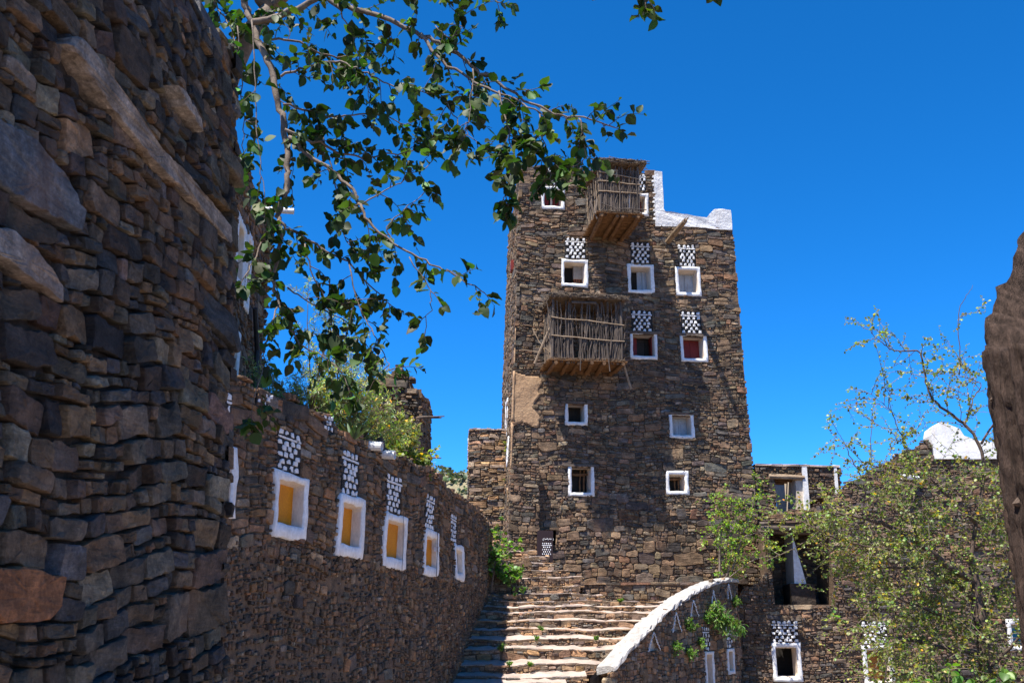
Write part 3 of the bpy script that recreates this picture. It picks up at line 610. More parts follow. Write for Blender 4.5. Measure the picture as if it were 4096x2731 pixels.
# ------------------------------------------------------------------ stick balconies
def balcony(label, s0, s1, z0, z1, L, seed, nst, roof_o, gapped, rails, hatch=None):
    rng = np.random.default_rng(seed); S = lambda s, z, o: tower_s(np.asarray(s, float), np.asarray(z, float), np.asarray(o, float))
    V, F = sbox(tower_s, s0 - .06, s1 + .08, z0 - .05, z0, -.02, L + .06, .01, rng); bal = mesh_obj('balcony', V, F, 'reed', tower); bal['label'] = label
    mb = MB()
    for o in np.arange(0.02, L + .08, 0.028):       # reed matting under the floor, laid along the wall
        k = 5; ss = np.linspace(s0 - .1 - rng.uniform(0, .06), s1 + .1 + rng.uniform(0, .06), k)
        V, F = tube(S(ss, np.full(k, z0 - .055) + rng.normal(0, .006, k), np.full(k, o) + rng.normal(0, .006, k)), rng.uniform(.010, .017), 5); mb.add(V, F)
    mb.build('reed_mat', 'reed', bal, kind='stuff')
    nb = 4 if L > 1.4 else 6
    for i in range(nb):
        x = s0 + .08 + (s1 - s0 - .12) * i / (nb - 1) + rng.normal(0, .03); k = 5; oo = np.linspace(-.1, L + .04 + rng.uniform(0, .06), k)
        V, F = tube(S(x + rng.normal(0, .012, k) + np.linspace(0, rng.normal(0, .06), k), np.full(k, z0 - .12) + rng.normal(0, .01, k), oo), rng.uniform(.05, .062) * np.linspace(1.05, .9, k), 8, rough=.07, rng=rng)
        mesh_obj('beam', V, F, 'wood_brown', bal, smooth=False)
    mb = MB()                                        # frayed straw along the floor edge
    for _ in range(260):
        t = rng.uniform(); onside = rng.uniform() < .3
        s, o = (s0 - .07 + rng.normal(0, .02), t * L) if onside else (s0 - .05 + t * (s1 - s0 + .12), L + .05 + rng.normal(0, .02))
        a = S(s, z0 - .01, o); b = a + rng.normal(0, 1, 3) * [.09, .06, .03]; V, F = tube([a, b], [.006, .003], 3, cap=False); mb.add(V, F)
    mb.build('straw_edge', 'thatch', bal, kind='stuff')
    def stick(s, o, za, zb, r, lean_s=0, lean_o=0, mat='wood_grey'):
        k = 5; t = np.linspace(0, 1, k); bend = rng.normal(0, .016, k); bend[0] = 0
        V, F = tube(S(s + lean_s * t + bend, za + (zb - za) * t, o + lean_o * t + rng.normal(0, .010, k)), r * np.linspace(1.1, .75, k), 5); mesh_obj('stick', V, F, mat, bal)
    h = z1 - z0
    for i in range(nst):
        t = (i + rng.uniform(.1, .9)) / nst; s = s0 + t * (s1 - s0)
        if gapped and rng.uniform() < 0.5 and (0.28 < t < 0.36 or 0.42 < t < 0.54 or 0.60 < t < .66): continue
        full = rng.uniform() < (0.55 if gapped else .8); top = z1 - rng.uniform(-.02, .12) if full else z0 + h * rng.uniform(.45, .9)
        if hatch and hatch[0] - .03 < s < hatch[1] + .03:
            stick(s, L + rng.normal(0, .012), z0 - .02, hatch[2], rng.uniform(.011, .018)); continue
        stick(s, L + rng.normal(0, .014), z0 - rng.choice([.02, .02, .02, .12]), top, rng.uniform(.008, .016) if gapped else rng.uniform(.009, .016), rng.normal(0, .11 if gapped else .045), rng.normal(0, .02))
    for i in range(int(nst * .45)):                  # left end
        stick(s0 + rng.normal(0, .014), L * rng.uniform(.02, .98), z0 - .03, z0 + h * rng.uniform(.72, 1.0), rng.uniform(.009, .016), rng.normal(-.02, .03), rng.normal(0, .04), 'wood_pale' if rng.uniform() < .35 else 'wood_grey')
    for i in range(int(nst * .3)):
        stick(s1 + rng.normal(0, .012), L * rng.uniform(.02, .98), z0 - .03, z0 + h * rng.uniform(.7, 1.0), rng.uniform(.009, .016), rng.normal(0, .02), rng.normal(0, .03))
    for s in (s0, s1): 
        V, F = tube(S([s, s + .01, s - .005], [z0 - .05, (z0 + z1) / 2, z1 + .05], [L, L + .01, L]), .03, 7); mesh_obj('corner_post', V, F, 'wood_grey', bal)
    for za, zb in rails:
        k = 7; t = np.linspace(0, 1, k); V, F = tube(S(s0 - .05 + t * (s1 - s0 + .13), za + (zb - za) * t + rng.normal(0, .008, k), np.full(k, L + .035)), np.linspace(.019, .014, k), 6); mesh_obj('rail', V, F, 'wood_pale', bal)
        V, F = tube(S([s0 - .035, s0 - .03, s0 - .03], [za + .01, za + .02, za], [L + .03, L * .5, 0]), .014, 5); mesh_obj('rail', V, F, 'wood_grey', bal)
    # thatched roof: laths, then shaggy straw
    V, F = sbox(tower_s, s0 - .10, s1 + roof_o, z1 + .06, z1 + .13, -.02, L + .13, .012, rng); rf = mesh_obj('roof', V, F, 'thatch', bal); 
    for i in range(5):
        x = s0 - .02 + (s1 - s0 + .02) * i / 4; V, F = tube(S([x, x, x + rng.normal(0, .02)], [z1 + .03] * 3, [0, L * .5, L + .1]), .026, 6); mesh_obj('rafter', V, F, 'wood_brown', bal)
    mb = MB()
    for _ in range(700):
        q = rng.uniform(); s = rng.uniform(s0 - .12, s1 + roof_o)
        if q < .45: o = L + .13 + rng.normal(0, .02)
        elif q < .6: s, o = s0 - .11 + rng.normal(0, .02), rng.uniform(0, L + .1)
        elif q < .72: s, o = s1 + roof_o + rng.normal(0, .015), rng.uniform(0, L + .1)
        else: o = rng.uniform(0, L + .12)
        z = z1 + rng.uniform(.05, .17); a = S(s, z, o); along = rng.uniform() < .6
        d = (np.array([TD[0], TD[1], 0]) * rng.normal(0, .16) if along else np.array([0, -1, 0]) * rng.uniform(.03, .1)) + rng.normal(0, .015, 3) + np.array([0, 0, -.02 if q < .45 else .01])
        V, F = tube([a - d * .5, a + d * .5], [.011, .006], 4, cap=False); mb.add(V, F)
    mb.build('roof_straw', 'thatch', bal, kind='stuff')
    if hatch:
        x0, x1, h0, h1 = hatch; 
        for q in ((x0 - .04, x0, h0, h1), (x1, x1 + .04, h0, h1), (x0 - .05, x1 + .05, h0 - .04, h0), (x0 - .05, x1 + .05, h1, h1 + .05)):
            V, F = sbox(tower_s, *q, L - .03, L + .035, .006, rng); mesh_obj('hatch_frame', V, F, 'wood_pale', bal)
    return bal, S, stick, rng
b2, S2, st2, r2 = balcony('wide gappy stick balcony on the middle of the tower', 0.75, 2.65, 8.10, 9.68, 1.15, 31, 92, .14, True, [(9.20, 9.06), (8.70, 8.60)])
b1, S1, st1, r1 = balcony('tight upright stick balcony with a small hatch near the tower top', 1.98, 3.10, 12.05, 13.38, 1.68, 32, 84, .22, False, [(13.18, 13.02), (12.92, 12.86), (12.62, 12.60)], hatch=(2.20, 2.44, 13.0, 13.22))
for pts, r_, m_ in (([(0.82, 9.2, 1.1), (0.62, 8.75, .9), (0.35, 8.05, .7)], .035, 'wood_pale'), ([(0.75, 8.3, .9), (0.45, 8.6, .8), (0.25, 9.0, .75)], .014, 'wood_pale'), ([(0.7, 8.3, .8), (0.0, 8.45, .6)], .012, 'wood_pale'),
                    ([(2.75, 8.0, 1.0), (2.95, 7.4, .9)], .03, 'wood_pale'), ([(2.72, 8.3, 1.0), (2.85, 8.7, .95), (2.92, 9.2, .9)], .011, 'wood_grey'), ([(1.5, 8.6, 1.3), (1.48, 7.75, 1.3)], .013, 'wood_grey'), ([(2.2, 8.5, 1.3), (2.28, 7.75, 1.3)], .013, 'wood_grey'), ([(1.9, 9.82, .9), (2.0, 9.9, 1.3)], .05, 'wood_pale'), ([(1.25, 9.62, 1.2), (1.95, 9.63, 1.2)], .035, 'wood_grey')):
    q = np.array(pts); V, F = tube(S2(q[:, 0], q[:, 1], q[:, 2]), r_, 6); mesh_obj('loose_stick', V, F, m_, b2)
for pts, r_ in (([(1.85, 12.0, 1.6), (1.95, 12.5, 1.4)], .03), ([(1.72, 12.4, 1.5), (1.9, 11.85, 1.6)], .02), ([(2.0, 12.25, 1.75), (2.4, 12.1, 1.78), (2.8, 12.12, 1.78)], .013), ([(2.6, 12.15, 1.75), (3.3, 12.13, 1.76)], .012)):
    q = np.array(pts); V, F = tube(S1(q[:, 0], q[:, 1], q[:, 2]), r_, 6); mesh_obj('loose_stick', V, F, 'wood_grey', b1)

# ------------------------------------------------------------------ annex wall left of the tower
annex = thing('stone_annex', (-0.6, 28, 2.0), 'lower lit annex of thin flat slabs against the tower left side', 'building')
an_s = plane_surf((-1.21, 28.0), (0.25, 28.15), taper=0.004, taper_z0=4, wav=0.006)
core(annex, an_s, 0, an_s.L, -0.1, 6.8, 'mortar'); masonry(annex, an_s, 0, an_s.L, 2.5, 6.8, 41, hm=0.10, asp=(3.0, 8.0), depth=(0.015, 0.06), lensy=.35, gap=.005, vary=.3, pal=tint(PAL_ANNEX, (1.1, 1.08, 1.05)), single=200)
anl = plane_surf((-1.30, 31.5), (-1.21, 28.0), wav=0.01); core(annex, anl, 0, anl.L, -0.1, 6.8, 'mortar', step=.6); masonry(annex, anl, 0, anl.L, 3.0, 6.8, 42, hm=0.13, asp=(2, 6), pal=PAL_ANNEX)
mesh_obj('roof_slab', [(-1.2, 28.02, 6.78), (0.2, 28.1, 6.78), (0.2, 31.5, 6.78), (-1.25, 31.5, 6.78)], [(0, 1, 2, 3)], 'mortar', annex)
for i in range(14):
    rr = np.random.default_rng(400 + i); x = -1.2 + i * 0.1; V, F = sbox(an_s, x + 1.21 - .02, x + 1.21 + .1, 6.78, 6.78 + rr.uniform(.03, .06), -.3, .05, .008, rr); mesh_obj('coping_slab', V, F, 'dust', annex)
window(annex, anl, 2.6, 5.9, 3.2, 6.6, fw=.13)

# ------------------------------------------------------------------ house with the yellow windows
house = thing('stone_house', (-2.4, 12.5, 0), 'long low stone house with a row of yellow windows and checker panels', 'house')
hs_s = poly_surf([(-4.2, 4.9), (-3.4, 8.4), (-1.43, 17.0), (-0.5, 25.2)]); O1 = math.dist((-4.2, 4.9), (-3.4, 8.4)); O2 = O1 + 8.823
HW = [(O1 + 1.25, 2.60, O1 + 2.16, 3.36), (O1 + 3.02, 2.49, O1 + 3.90, 3.26), (O1 + 4.84, 2.385, O1 + 5.77, 3.19), (O1 + 6.69, 2.325, O1 + 7.78, 3.145), (O1 + 8.76, 2.295, O1 + 9.72, 3.06), (O2 + 2.75, 2.31, O2 + 3.75, 3.02)]
HD = [(O1 + 1.35, O1 + 2.0, 3.37, 3.9), (O1 + 3.08, O1 + 3.68, 3.27, 3.74), (O1 + 4.92, O1 + 5.54, 3.20, 3.79), (O1 + 6.72, O1 + 7.42, 3.155, 3.71), (O1 + 8.74, O1 + 9.34, 3.07, 3.64), (O2 + 2.35, O2 + 3.05, 3.03, 3.56)]
htop = lambda s: 4.13 - 0.012 * max(0, s - O1 - 4) - 0.02 * math.sin(s * 2.3) + 0.03 * math.sin(s * 5.7) - (0.0 if s < O2 + 7.4 else 0.35 * (s - O2 - 7.4))
hh = [(a + .05, c - .05, b + .05, d - .05) for a, b, c, d in HW]
core(house, hs_s, O1 - 1, hs_s.L - .05, -0.1, 4.3, 'mortar', hh, htop, .3)
masonry(house, hs_s, O1 - 0.5, hs_s.L - .05, -0.1, 4.3, 51, gap=0.012, depth=(0.012, 0.045), holes=[(a + .03, c - .03, b + .03, d - .03) for a, b, c, d in HW] + HD, ztop=htop, lensy=.5, single=300, pal=PAL_BROWN, tilt=.10,
        hfun=[(0.4, 2.2, 0.105, (1.0, 2.6)), (2.2, 4.35, 0.115, (1.8, 5.0))])
def body(parent, surf, s0, s1, z0, z1, o, mat='mortar', n=14, name='roof'):
    ss = np.linspace(s0, s1, n); A = surf(ss, np.full(n, z1), np.full(n, 0.0)); B = surf(ss, np.full(n, z1), np.full(n, -o)); C = surf(ss, np.full(n, z0), np.full(n, -o))
    V = np.vstack([A, B, C]); F = [(i, i + 1, n + i + 1, n + i) for i in range(n - 1)] + [(n + i, n + i + 1, 2 * n + i + 1, 2 * n + i) for i in range(n - 1)]
    mesh_obj(name, V, F, mat, parent)
body(house, hs_s, O1 - 1, hs_s.L - .05, -0.1, 3.80, 2.6)
HDEP = [.12, .12, .12, .095, .075, .06]
for i, (a, b, c, d) in enumerate(HW):
    w = window(house, hs_s, a, b, c, d, fw=.115, dep=HDEP[i], back='cream', wr=.016, proud=.05, fwb=.16)
    if i < 5:   # yellow shutter set at the near side of the reveal
        x0, x1 = a + .13, c - .12; V, F = sbox(hs_s, x0, x1, b + .15, d - .11, -HDEP[i] + .003, -HDEP[i] + .02); sh = mesh_obj('shutter', V, F, 'yellow_paint', w); sh['label'] = 'ochre yellow painted shutter'
        if i in (1, 3): V, F = sbox(hs_s, x0 + .055, x0 + .085, b + .2, d - .12, -HDEP[i] + .015, -HDEP[i] + .026, .004, WR); mesh_obj('paint_streak', V, F, 'white', sh)
for i, (a, b, c, d) in enumerate(HD): checker(house, hs_s, a, b, c, d, 6, 1, 4, 200 + i, size=.74, pr=(.022, .03))
for s0_ in (O1 + 4.3, O1 + 2.55): checker(house, hs_s, s0_, s0_ + .33, 3.90, htop(s0_) - .02, 3, 9, 3, 300 + int(s0_ * 10), size=.65, pr=(.02, .034))
for s_, z_ in ((O1 + 6.0, 4.02), (O1 + 6.55, 3.98)):
    p = hs_s(np.array([s_, s_ + .02]), np.array([z_, z_ - .03]), np.array([-.25, .20])); ring_pipe('drain_spout', p[0], p[1], .066, 'pipe', house, .1)
def cable(parent, pts, r=.006):
    q = np.array(pts); V, F = tube(hs_s(q[:, 0], q[:, 1], q[:, 2]), r, 5); return mesh_obj('cable', V, F, 'cable', parent)
cable(house, [(O1 + 9.45, 3.15, .07), (O1 + 9.46, 2.7, .08), (O1 + 9.45, 2.3, .07), (O1 + 9.47, 1.6, .09), (O1 + 9.5, 1.1, .09)]); cable(house, [(O1 + 7.45, 3.2, .06), (O1 + 7.5, 2.6, .08), (O1 + 7.47, 2.1, .07), (O1 + 7.5, 1.8, .09)], .004)
V, F = sbox(hs_s, O1 + 9.47, O1 + 9.53, 2.72, 2.80, .02, .10); mesh_obj('socket', V, F, 'pipe', house)

# ------------------------------------------------------------------ near wall at the left
near = thing('stone_wall', (-1.5, 3.5, 0), 'dark shaded rough stone wall filling the left edge close by', 'wall')
nd = np.array([math.sin(R(5.4)), math.cos(R(5.4))]); ne = np.array([-1.385, 4.97]); nw = plane_surf(ne - nd * 6.5, ne, lean=.063, z0=1.5, wav=.012)
special = [ # pale long slabs and a few recognisable stones: outline in (s, z), colour, proudness
 ([(4.74, 3.63), (4.80, 3.70), (4.9, 3.69), (5.4, 3.585), (5.9, 3.60), (6.40, 3.575), (6.42, 3.50), (6.36, 3.475), (5.9, 3.50), (5.4, 3.50), (5.0, 3.555)], (0.30, 0.245, 0.20), .05),
 ([(4.40, 2.77), (4.52, 2.81), (4.66, 2.79), (4.83, 2.72), (4.84, 2.665), (4.70, 2.68), (4.5, 2.70), (4.38, 2.70)], (0.30, 0.255, 0.22), .05),
 ([(4.36, 3.14), (4.6, 3.17), (4.80, 3.12), (4.93, 3.05), (4.92, 2.965), (4.75, 2.945), (4.45, 2.93), (4.34, 2.96)], (0.12, 0.125, 0.135), .05),
 ([(4.55, 1.745), (4.75, 1.755), (4.95, 1.735), (4.93, 1.64), (4.86, 1.595), (4.6, 1.585), (4.53, 1.62)], (0.27, 0.115, 0.05), .06),
 ([(5.60, 3.955), (5.66, 3.97), (5.9, 3.93), (5.92, 3.88), (5.7, 3.90)], (0.34, 0.30, 0.26), .07)]
nholes = [(min(p[0] for p in o) - .005, max(p[0] for p in o) + .005, min(p[1] for p in o) - .004 + (.06 if i == 0 else 0), max(p[1] for p in o) + .004 - (.05 if i == 0 else 0)) for i, (o, c, d) in enumerate(special)]
ntop = lambda s: 4.66 + .03 * math.sin(s * 7)
core(near, nw, 0, 6.5, -.1, 4.7, 'mortar_dark', ztop=ntop, o=-.02)
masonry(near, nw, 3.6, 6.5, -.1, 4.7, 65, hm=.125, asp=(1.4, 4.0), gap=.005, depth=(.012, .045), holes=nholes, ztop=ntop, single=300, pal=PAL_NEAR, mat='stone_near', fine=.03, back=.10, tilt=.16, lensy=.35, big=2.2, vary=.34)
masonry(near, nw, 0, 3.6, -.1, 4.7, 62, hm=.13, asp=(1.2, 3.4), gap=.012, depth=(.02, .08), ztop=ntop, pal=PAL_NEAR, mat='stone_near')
nrng = np.random.default_rng(6)
for o, c, d in special:
    V, F = stone_geo(nrng, np.array(o)[::-1] if np.dot(np.array(o)[:, 0], np.roll(np.array(o)[:, 1], -1)) - np.dot(np.array(o)[:, 1], np.roll(np.array(o)[:, 0], -1)) < 0 else np.array(o), nw, d, d + .01, .1, .03, .04); mesh_obj('stone', V, F, 'stone_near', near, np.tile(c, (len(V), 1)))
body(near, nw, 0, 6.5, -.1, 4.6, .8, 'mortar_dark', name='back_wall')
nes = lambda s, z, o: nw(6.5 + np.asarray(o, float), z, -np.asarray(s, float)); core(near, nes, 0, .8, -.1, 4.6, 'mortar_dark'); masonry(near, nes, 0, .8, -.1, 4.6, 64, hm=.11, depth=(.01, .06), pal=PAL_NEAR, mat='stone_near')

# ------------------------------------------------------------------ tall house behind the near wall
tall = thing('stone_house', (-4.4, 14, 0), 'tall stone house seen edge-on behind the near wall with white windows', 'house')
td = np.array([-math.sin(R(5.5)), math.cos(R(5.5))]); te = np.array([-4.50, 17.0]); ta = plane_surf(te - td * 7.0, te, lean=.01, z0=5, wav=.01)
TA = [(4.3, 6.55, 5.1, 7.68), (5.2, 6.42, 5.75, 7.75), (4.5, 4.9, 5.1, 5.9), (5.55, 4.3, 6.1, 5.3)]
core(tall, ta, 0, 7.0, -.1, 8.75, 'mortar', [(a + .05, c - .05, b + .05, d - .05) for a, b, c, d in TA]); masonry(tall, ta, 0, 7.0, 3.0, 8.75, 71, hm=.13, asp=(1.5, 4), depth=(.015, .06), holes=[(a + .03, c - .03, b + .03, d - .03) for a, b, c, d in TA], pal=PAL_BROWN, single=200, ztop=lambda s: 8.66 + .05 * math.sin(s * 4))
for a, b, c, d in TA: window(tall, ta, a, b, c, d, fw=.13, dep=.3)
body(tall, ta, 0, 7.0, 2.0, 8.6, 4.0)
tb = plane_surf(te, te + np.array([-td[1], td[0]]) * 4.0); core(tall, tb, 0, 4, 2, 8.6, 'mortar')
p = ta(np.array([5.3, 5.3]), np.array([8.15, 8.12]), np.array([-.2, .75])); ring_pipe('drain_spout', p[0], p[1], .05, 'pipe', tall, .1)
# broken pillar at its far corner and a black downpipe
pil = plane_surf(te + td * .05, te + td * .55, wav=.01)
pl = thing('ruined_pillar', (te[0], te[1] + .3, 4), 'crumbling stone pillar at the far corner of the edge-on house', 'pillar')
V, F = sbox(pil, .03, .47, 3.5, 8.55, -.45, -.02); mesh_obj('pillar_core', V, F, 'mortar', pl); masonry(pl, pil, 0, .5, 3.5, 8.8, 72, hm=.14, asp=(1.2, 3), depth=(.0, .10), tilt=.3)
pf = plane_surf(te + td * .55 + np.array([-.45, 0]), te + td * .55); 
q = tall_front = plane_surf(te + td * .04 + np.array([-.45, -.04]), te + td * .04 + np.array([.02, 0])); masonry(pl, plane_surf(te + np.array([-.4, -.02]), te + np.array([.05, 0])), 0, .45, 3.5, 8.8, 73, hm=.14, depth=(0, .08), tilt=.3)
for i in range(5):
    rr = np.random.default_rng(730 + i); V, F = sbox(pil, .05 + rr.uniform(-.1, .1), .45 + rr.uniform(-.1, .1), 8.5 + i * .07, 8.56 + i * .07, -.45, .05, .03, rr); mesh_obj('stone', V, F, 'stone', pl, np.tile((.12, .09, .07), (8, 1)))
V, F = tube(np.array([ta(5.9, 6.6, .12), ta(6.35, 6.0, .12), ta(6.4, 5.2, .1), ta(6.4, 3.6, .1)]), .045, 8); bp = mesh_obj('downpipe', V, F, 'pipe_black', tall); bp['label'] = 'bent black plastic downpipe'

# ------------------------------------------------------------------ ruined wall with stick ends behind the roof bushes
ruin = thing('ruined_wall', (-2.4, 21, 2), 'ragged ruined stone wall with sticks jutting out above the bushes', 'wall')
ru = plane_surf((-3.0, 21.0), (-1.95, 20.95), wav=.015); rtop = lambda s: 6.4 if s > .86 else (6.95 - 1.1 * abs(s - .55) if s > .3 else 6.75 - .6 * (.3 - s))
core(ruin, ru, 0, ru.L, 2, 7.0, 'mortar', ztop=rtop, step=.15); masonry(ruin, ru, 0, ru.L, 2, 7.2, 81, hm=.12, asp=(1.6, 4.5), depth=(.01, .1), ztop=rtop, tilt=.25, single=120)
rs2 = plane_surf((-1.95, 20.95), (-1.9, 23.0), wav=.01); core(ruin, rs2, 0, 2, 2, 6.3, 'mortar'); masonry(ruin, rs2, 0, 2.0, 2, 6.35, 82, hm=.12, depth=(.01, .06))
body(ruin, ru, 0, ru.L, 2, 6.2, 1.6)
for (x, z, l, k) in ((-2.05, 5.72, .62, 3), (-2.0, 4.88, .52, 1)):
    for j in range(k):
        rr = np.random.default_rng(int(z * 100) + j); V, F = tube([(x - .5, 21.3, z - .02), (x + .1, 20.9, z + .01 * j), (x + l * (1 - .1 * j), 20.7, z + rr.uniform(-.05, .03))], [.035, .028, .012], 6); mesh_obj('stick', V, F, 'wood_grey', ruin)

# ------------------------------------------------------------------ steps
stairs = thing('stone_stairs', (1.2, 21, 0), 'broad worn stone steps climbing to the tower with dusty pale treads', 'stairs')
srng = np.random.default_rng(90)
def house_x(y):
    return float(np.interp(y, [8.4, 17.0, 25.2], [-3.4, -1.43, -0.5]))
PA, PB = np.array([1.78, 20.0]), np.array([5.4, 24.8]); PD = (PB - PA) / np.linalg.norm(PB - PA)
def para_x(y): return float(PA[0] + (y - PA[1]) * PD[0] / PD[1]) - 0.35
STEPS = [(17.4, -.02, .0), (18.2, .0, .12), (18.9, .12, .33), (19.45, .33, .44), (20.0, .44, .535), (20.55, .535, .735), (21.2, .735, 1.0), (21.7, 1.0, 1.19), (22.2, 1.19, 1.376), (22.7, 1.376, 1.56), (23.2, 1.56, 1.744), (23.65, 1.744, 1.87), (24.1, 1.87, 2.0)]
STEPS = [s for s in STEPS if s[2] > s[1] + .05]
UP = [(24.35, 2.0, 2.16, 2.2), (24.6, 2.16, 2.36, 1.6), (24.8, 2.36, 2.56, 1.72), (25.0, 2.56, 2.73, 1.38), (25.2, 2.73, 2.92, 1.17), (25.4, 2.92, 3.1, .9), (25.55, 3.1, 3.26, .6), (25.7, 3.26, 3.4, .35)]
ALL = [(y, a, b, house_x(y) - .3, para_x(y)) for y, a, b in STEPS] + [(y, a, b, house_x(min(y, 25.2)) - .2, xr) for y, a, b, xr in UP]
for i, (y, za, zb, xl, xr) in enumerate(ALL):
    yn = ALL[i + 1][0] if i + 1 < len(ALL) else 26.1
    if i == len(STEPS) - 1: yn = 25.4
    dep = yn - y + .12; n = max(6, int((xr - xl) / .12)); ph = srng.uniform(0, 6)
    xs = np.linspace(xl, xr, n); fy = lambda x, y=y, ph=ph: y + .05 * np.sin(np.asarray(x) * 1.7 + ph) + .025 * np.sin(np.asarray(x) * 4.1 + ph * 2) - .03 * (np.asarray(x) - 1)
    sag = lambda x, zb=zb, ph=ph: zb + .018 * np.sin(np.asarray(x) * 2.3 + ph) + .010 * np.sin(np.asarray(x) * 6 + ph)
    slope = .09 if zb < 1.3 else .055 if zb < 1.9 else .02; rows = 4; V = []; F = []
    for r_ in range(rows):
        t = r_ / (rows - 1); V += [(x, float(fy(x)) + .01 + t * dep, float(sag(x)) - .012 + t * slope + srng.uniform(-.02, .02) * (r_ > 0)) for x in xs]
    for r_ in range(rows - 1): F += [(r_ * n + j, r_ * n + j + 1, (r_ + 1) * n + j + 1, (r_ + 1) * n + j) for j in range(n - 1)]
    st = mesh_obj('step', V, F, 'dust', stairs, smooth=True)
    sf = lambda s, z, o, fy=fy, xl=xl: np.stack([np.asarray(s, float) + xl + 0 * np.asarray(z), fy(np.asarray(s, float) + xl) - np.asarray(o, float) + 0 * np.asarray(z), np.asarray(z, float) + 0 * np.asarray(s, float)], -1)
    # riser: earth behind, stones, then flat edge slabs
    Vr = np.vstack([sf(xs - xl, np.full(n, za - .05), np.full(n, 0.0)), sf(xs - xl, sag(xs) - .014, np.full(n, 0.0))]); mesh_obj('riser_bed', Vr, [(j, j + 1, n + j + 1, n + j) for j in range(n - 1)], 'mortar', st)
    if xr - xl > .2: masonry(st, sf, 0, xr - xl, za - .02, zb - .035, 900 + i, hm=(zb - za) * .52, asp=(1.4, 4.2), gap=.006, depth=(.005, .04), pal=tint(PAL_ANNEX, (.95, .93, .93)), single=60, back=.04)
    x = xl
    while x < xr - .1:
        w = srng.uniform(.12, .5); x1 = min(x + w, xr); k = 5; skip = srng.uniform() < .22; th = srng.uniform(.012, .034); pr = srng.uniform(-.02, .045); bk = srng.uniform(.12, .3)
        xa = np.linspace(x + .006, x1 - .006, k); fr = np.stack([xa, fy(xa) - pr + srng.normal(0, .012, k), sag(xa) + srng.normal(0, .005, k) + .002], 1); ba = np.stack([xa[::-1], fy(xa[::-1]) + bk + srng.normal(0, .03, k), sag(xa[::-1]) + .002], 1)
        top = np.vstack([fr, ba]); bot = top - [0, 0, th]; m = 2 * k; V = np.vstack([top, bot]); F = [tuple(range(m)), tuple(range(2 * m - 1, m - 1, -1))] + [(j + m, (j + 1) % m + m, (j + 1) % m, j) for j in range(m)]
        if not skip: mesh_obj('edge_slab', V, F, ['stone', 'dust'][int(srng.uniform() < .3)], st, np.tile(pick(srng, PAL_ANNEX) * 1.1, (len(V), 1)))
        x = x1
    # exposed right end of the upper flight
    if i >= len(STEPS):
        es = lambda a, z, o, xr=xr, y=y: np.stack([xr + np.asarray(o, float) + 0 * np.asarray(a), y + np.asarray(a, float) + 0 * np.asarray(z), np.asarray(z, float) + 0 * np.asarray(a)], -1)
        V = es(np.array([0, 1.0, 1.0, 0]), np.array([1.9, 1.9, zb, zb]), np.full(4, -.01)); mesh_obj('end_bed', V, [(0, 1, 2, 3)], 'mortar', st); masonry(st, es, 0, .5, 2.0, zb, 950 + i, hm=.09, depth=(.005, .04), pal=PAL_ANNEX)
# terrace in front of the tower
terr = thing('terrace_wall', (3.4, 25.2, 2), 'low sunlit terrace wall at the foot of the tower', 'wall')
te_s = plane_surf((.5, 25.15), (5.6, 25.45), wav=.012); core(terr, te_s, 0, te_s.L, 1.8, 2.45, 'mortar'); masonry(terr, te_s, 0, te_s.L, 1.85, 2.41, 95, hm=.15, asp=(1.4, 3.6), depth=(.01, .04), pal=PAL_TOWER, single=60)
mesh_obj('terrace_top', [(.5, 25.12, 2.44), (5.6, 25.42, 2.44), (6.6, 27.2, 2.44), (.3, 26.4, 2.44)], [(0, 1, 2, 3)], 'earth', terr)
x = 0
while x < te_s.L - .1:
    w = srng.uniform(.3, .8); V, F = sbox(te_s, x, min(x + w - .01, te_s.L), 2.405, 2.45 + srng.uniform(0, .02), -.3, srng.uniform(.03, .07), .01, srng); mesh_obj('coping_slab', V, F, 'stone', terr, np.tile(pick(srng, PAL_TOWER), (8, 1))); x += w

# ------------------------------------------------------------------ parapet beside the steps
par = thing('stair_parapet', (3.5, 22.3, 0), 'sloping stone stair wall with white cap and triangular niches', 'wall')
pa_s = plane_surf(PA, PB, wav=.01); LP = 6.01
ptop = lambda s: float(np.interp(s, [-.1, .336, 1.18, 2.425, 3.75, 4.64, 5.5, 6.1], [.50, .72, 1.165, 1.73, 2.15, 2.37, 2.50, 2.50]))
TRI = [[(1.846, 1.33), (1.60, .95), (2.10, .97)], [(2.903, 1.74), (2.70, 1.32), (3.12, 1.33)], [(3.74, 2.00), (3.58, 1.65), (3.95, 1.65)], [(4.742, 2.24), (4.60, 1.81), (4.92, 1.80)], [(5.543, 2.40), (5.47, 2.05), (5.69, 2.05)]]
PW = [(4.17, -.05, 4.60, .89), (5.33, .36, 5.70, .93)]; PDt = [(4.13, 4.47, .91, 1.42), (5.33, 5.62, .94, 1.43)]
def in_tri(s, z, g_=.03):
    for (a, b, c) in TRI:
        if b[1] - g_ < z < a[1] + g_:
            t = (z - b[1]) / (a[1] - b[1]); 
            if b[0] + (a[0] - b[0]) * t - g_ < s < c[0] + (a[0] - c[0]) * t + g_: return True
    return False
core(par, pa_s, 0, 6.05, -1, 2.6, 'mortar', [(a + .04, c - .04, b + .04, d - .04) for a, b, c, d in PW], ptop, .05, keep=lambda s, z: not in_tri(s, z, 0.0))
masonry(par, pa_s, 0, 6.08, -.4, 2.6, 101, hm=.165, asp=(1.0, 2.6), gap=.006, depth=(.012, .04), lensy=.4, holes=[(a + .03, c - .03, b + .03, d - .03) for a, b, c, d in PW] + PDt, ztop=lambda s: ptop(s) - .02, tris=TRI, single=250, pal=tint(PAL_BROWN, (1.35, 1.38, 1.4)))
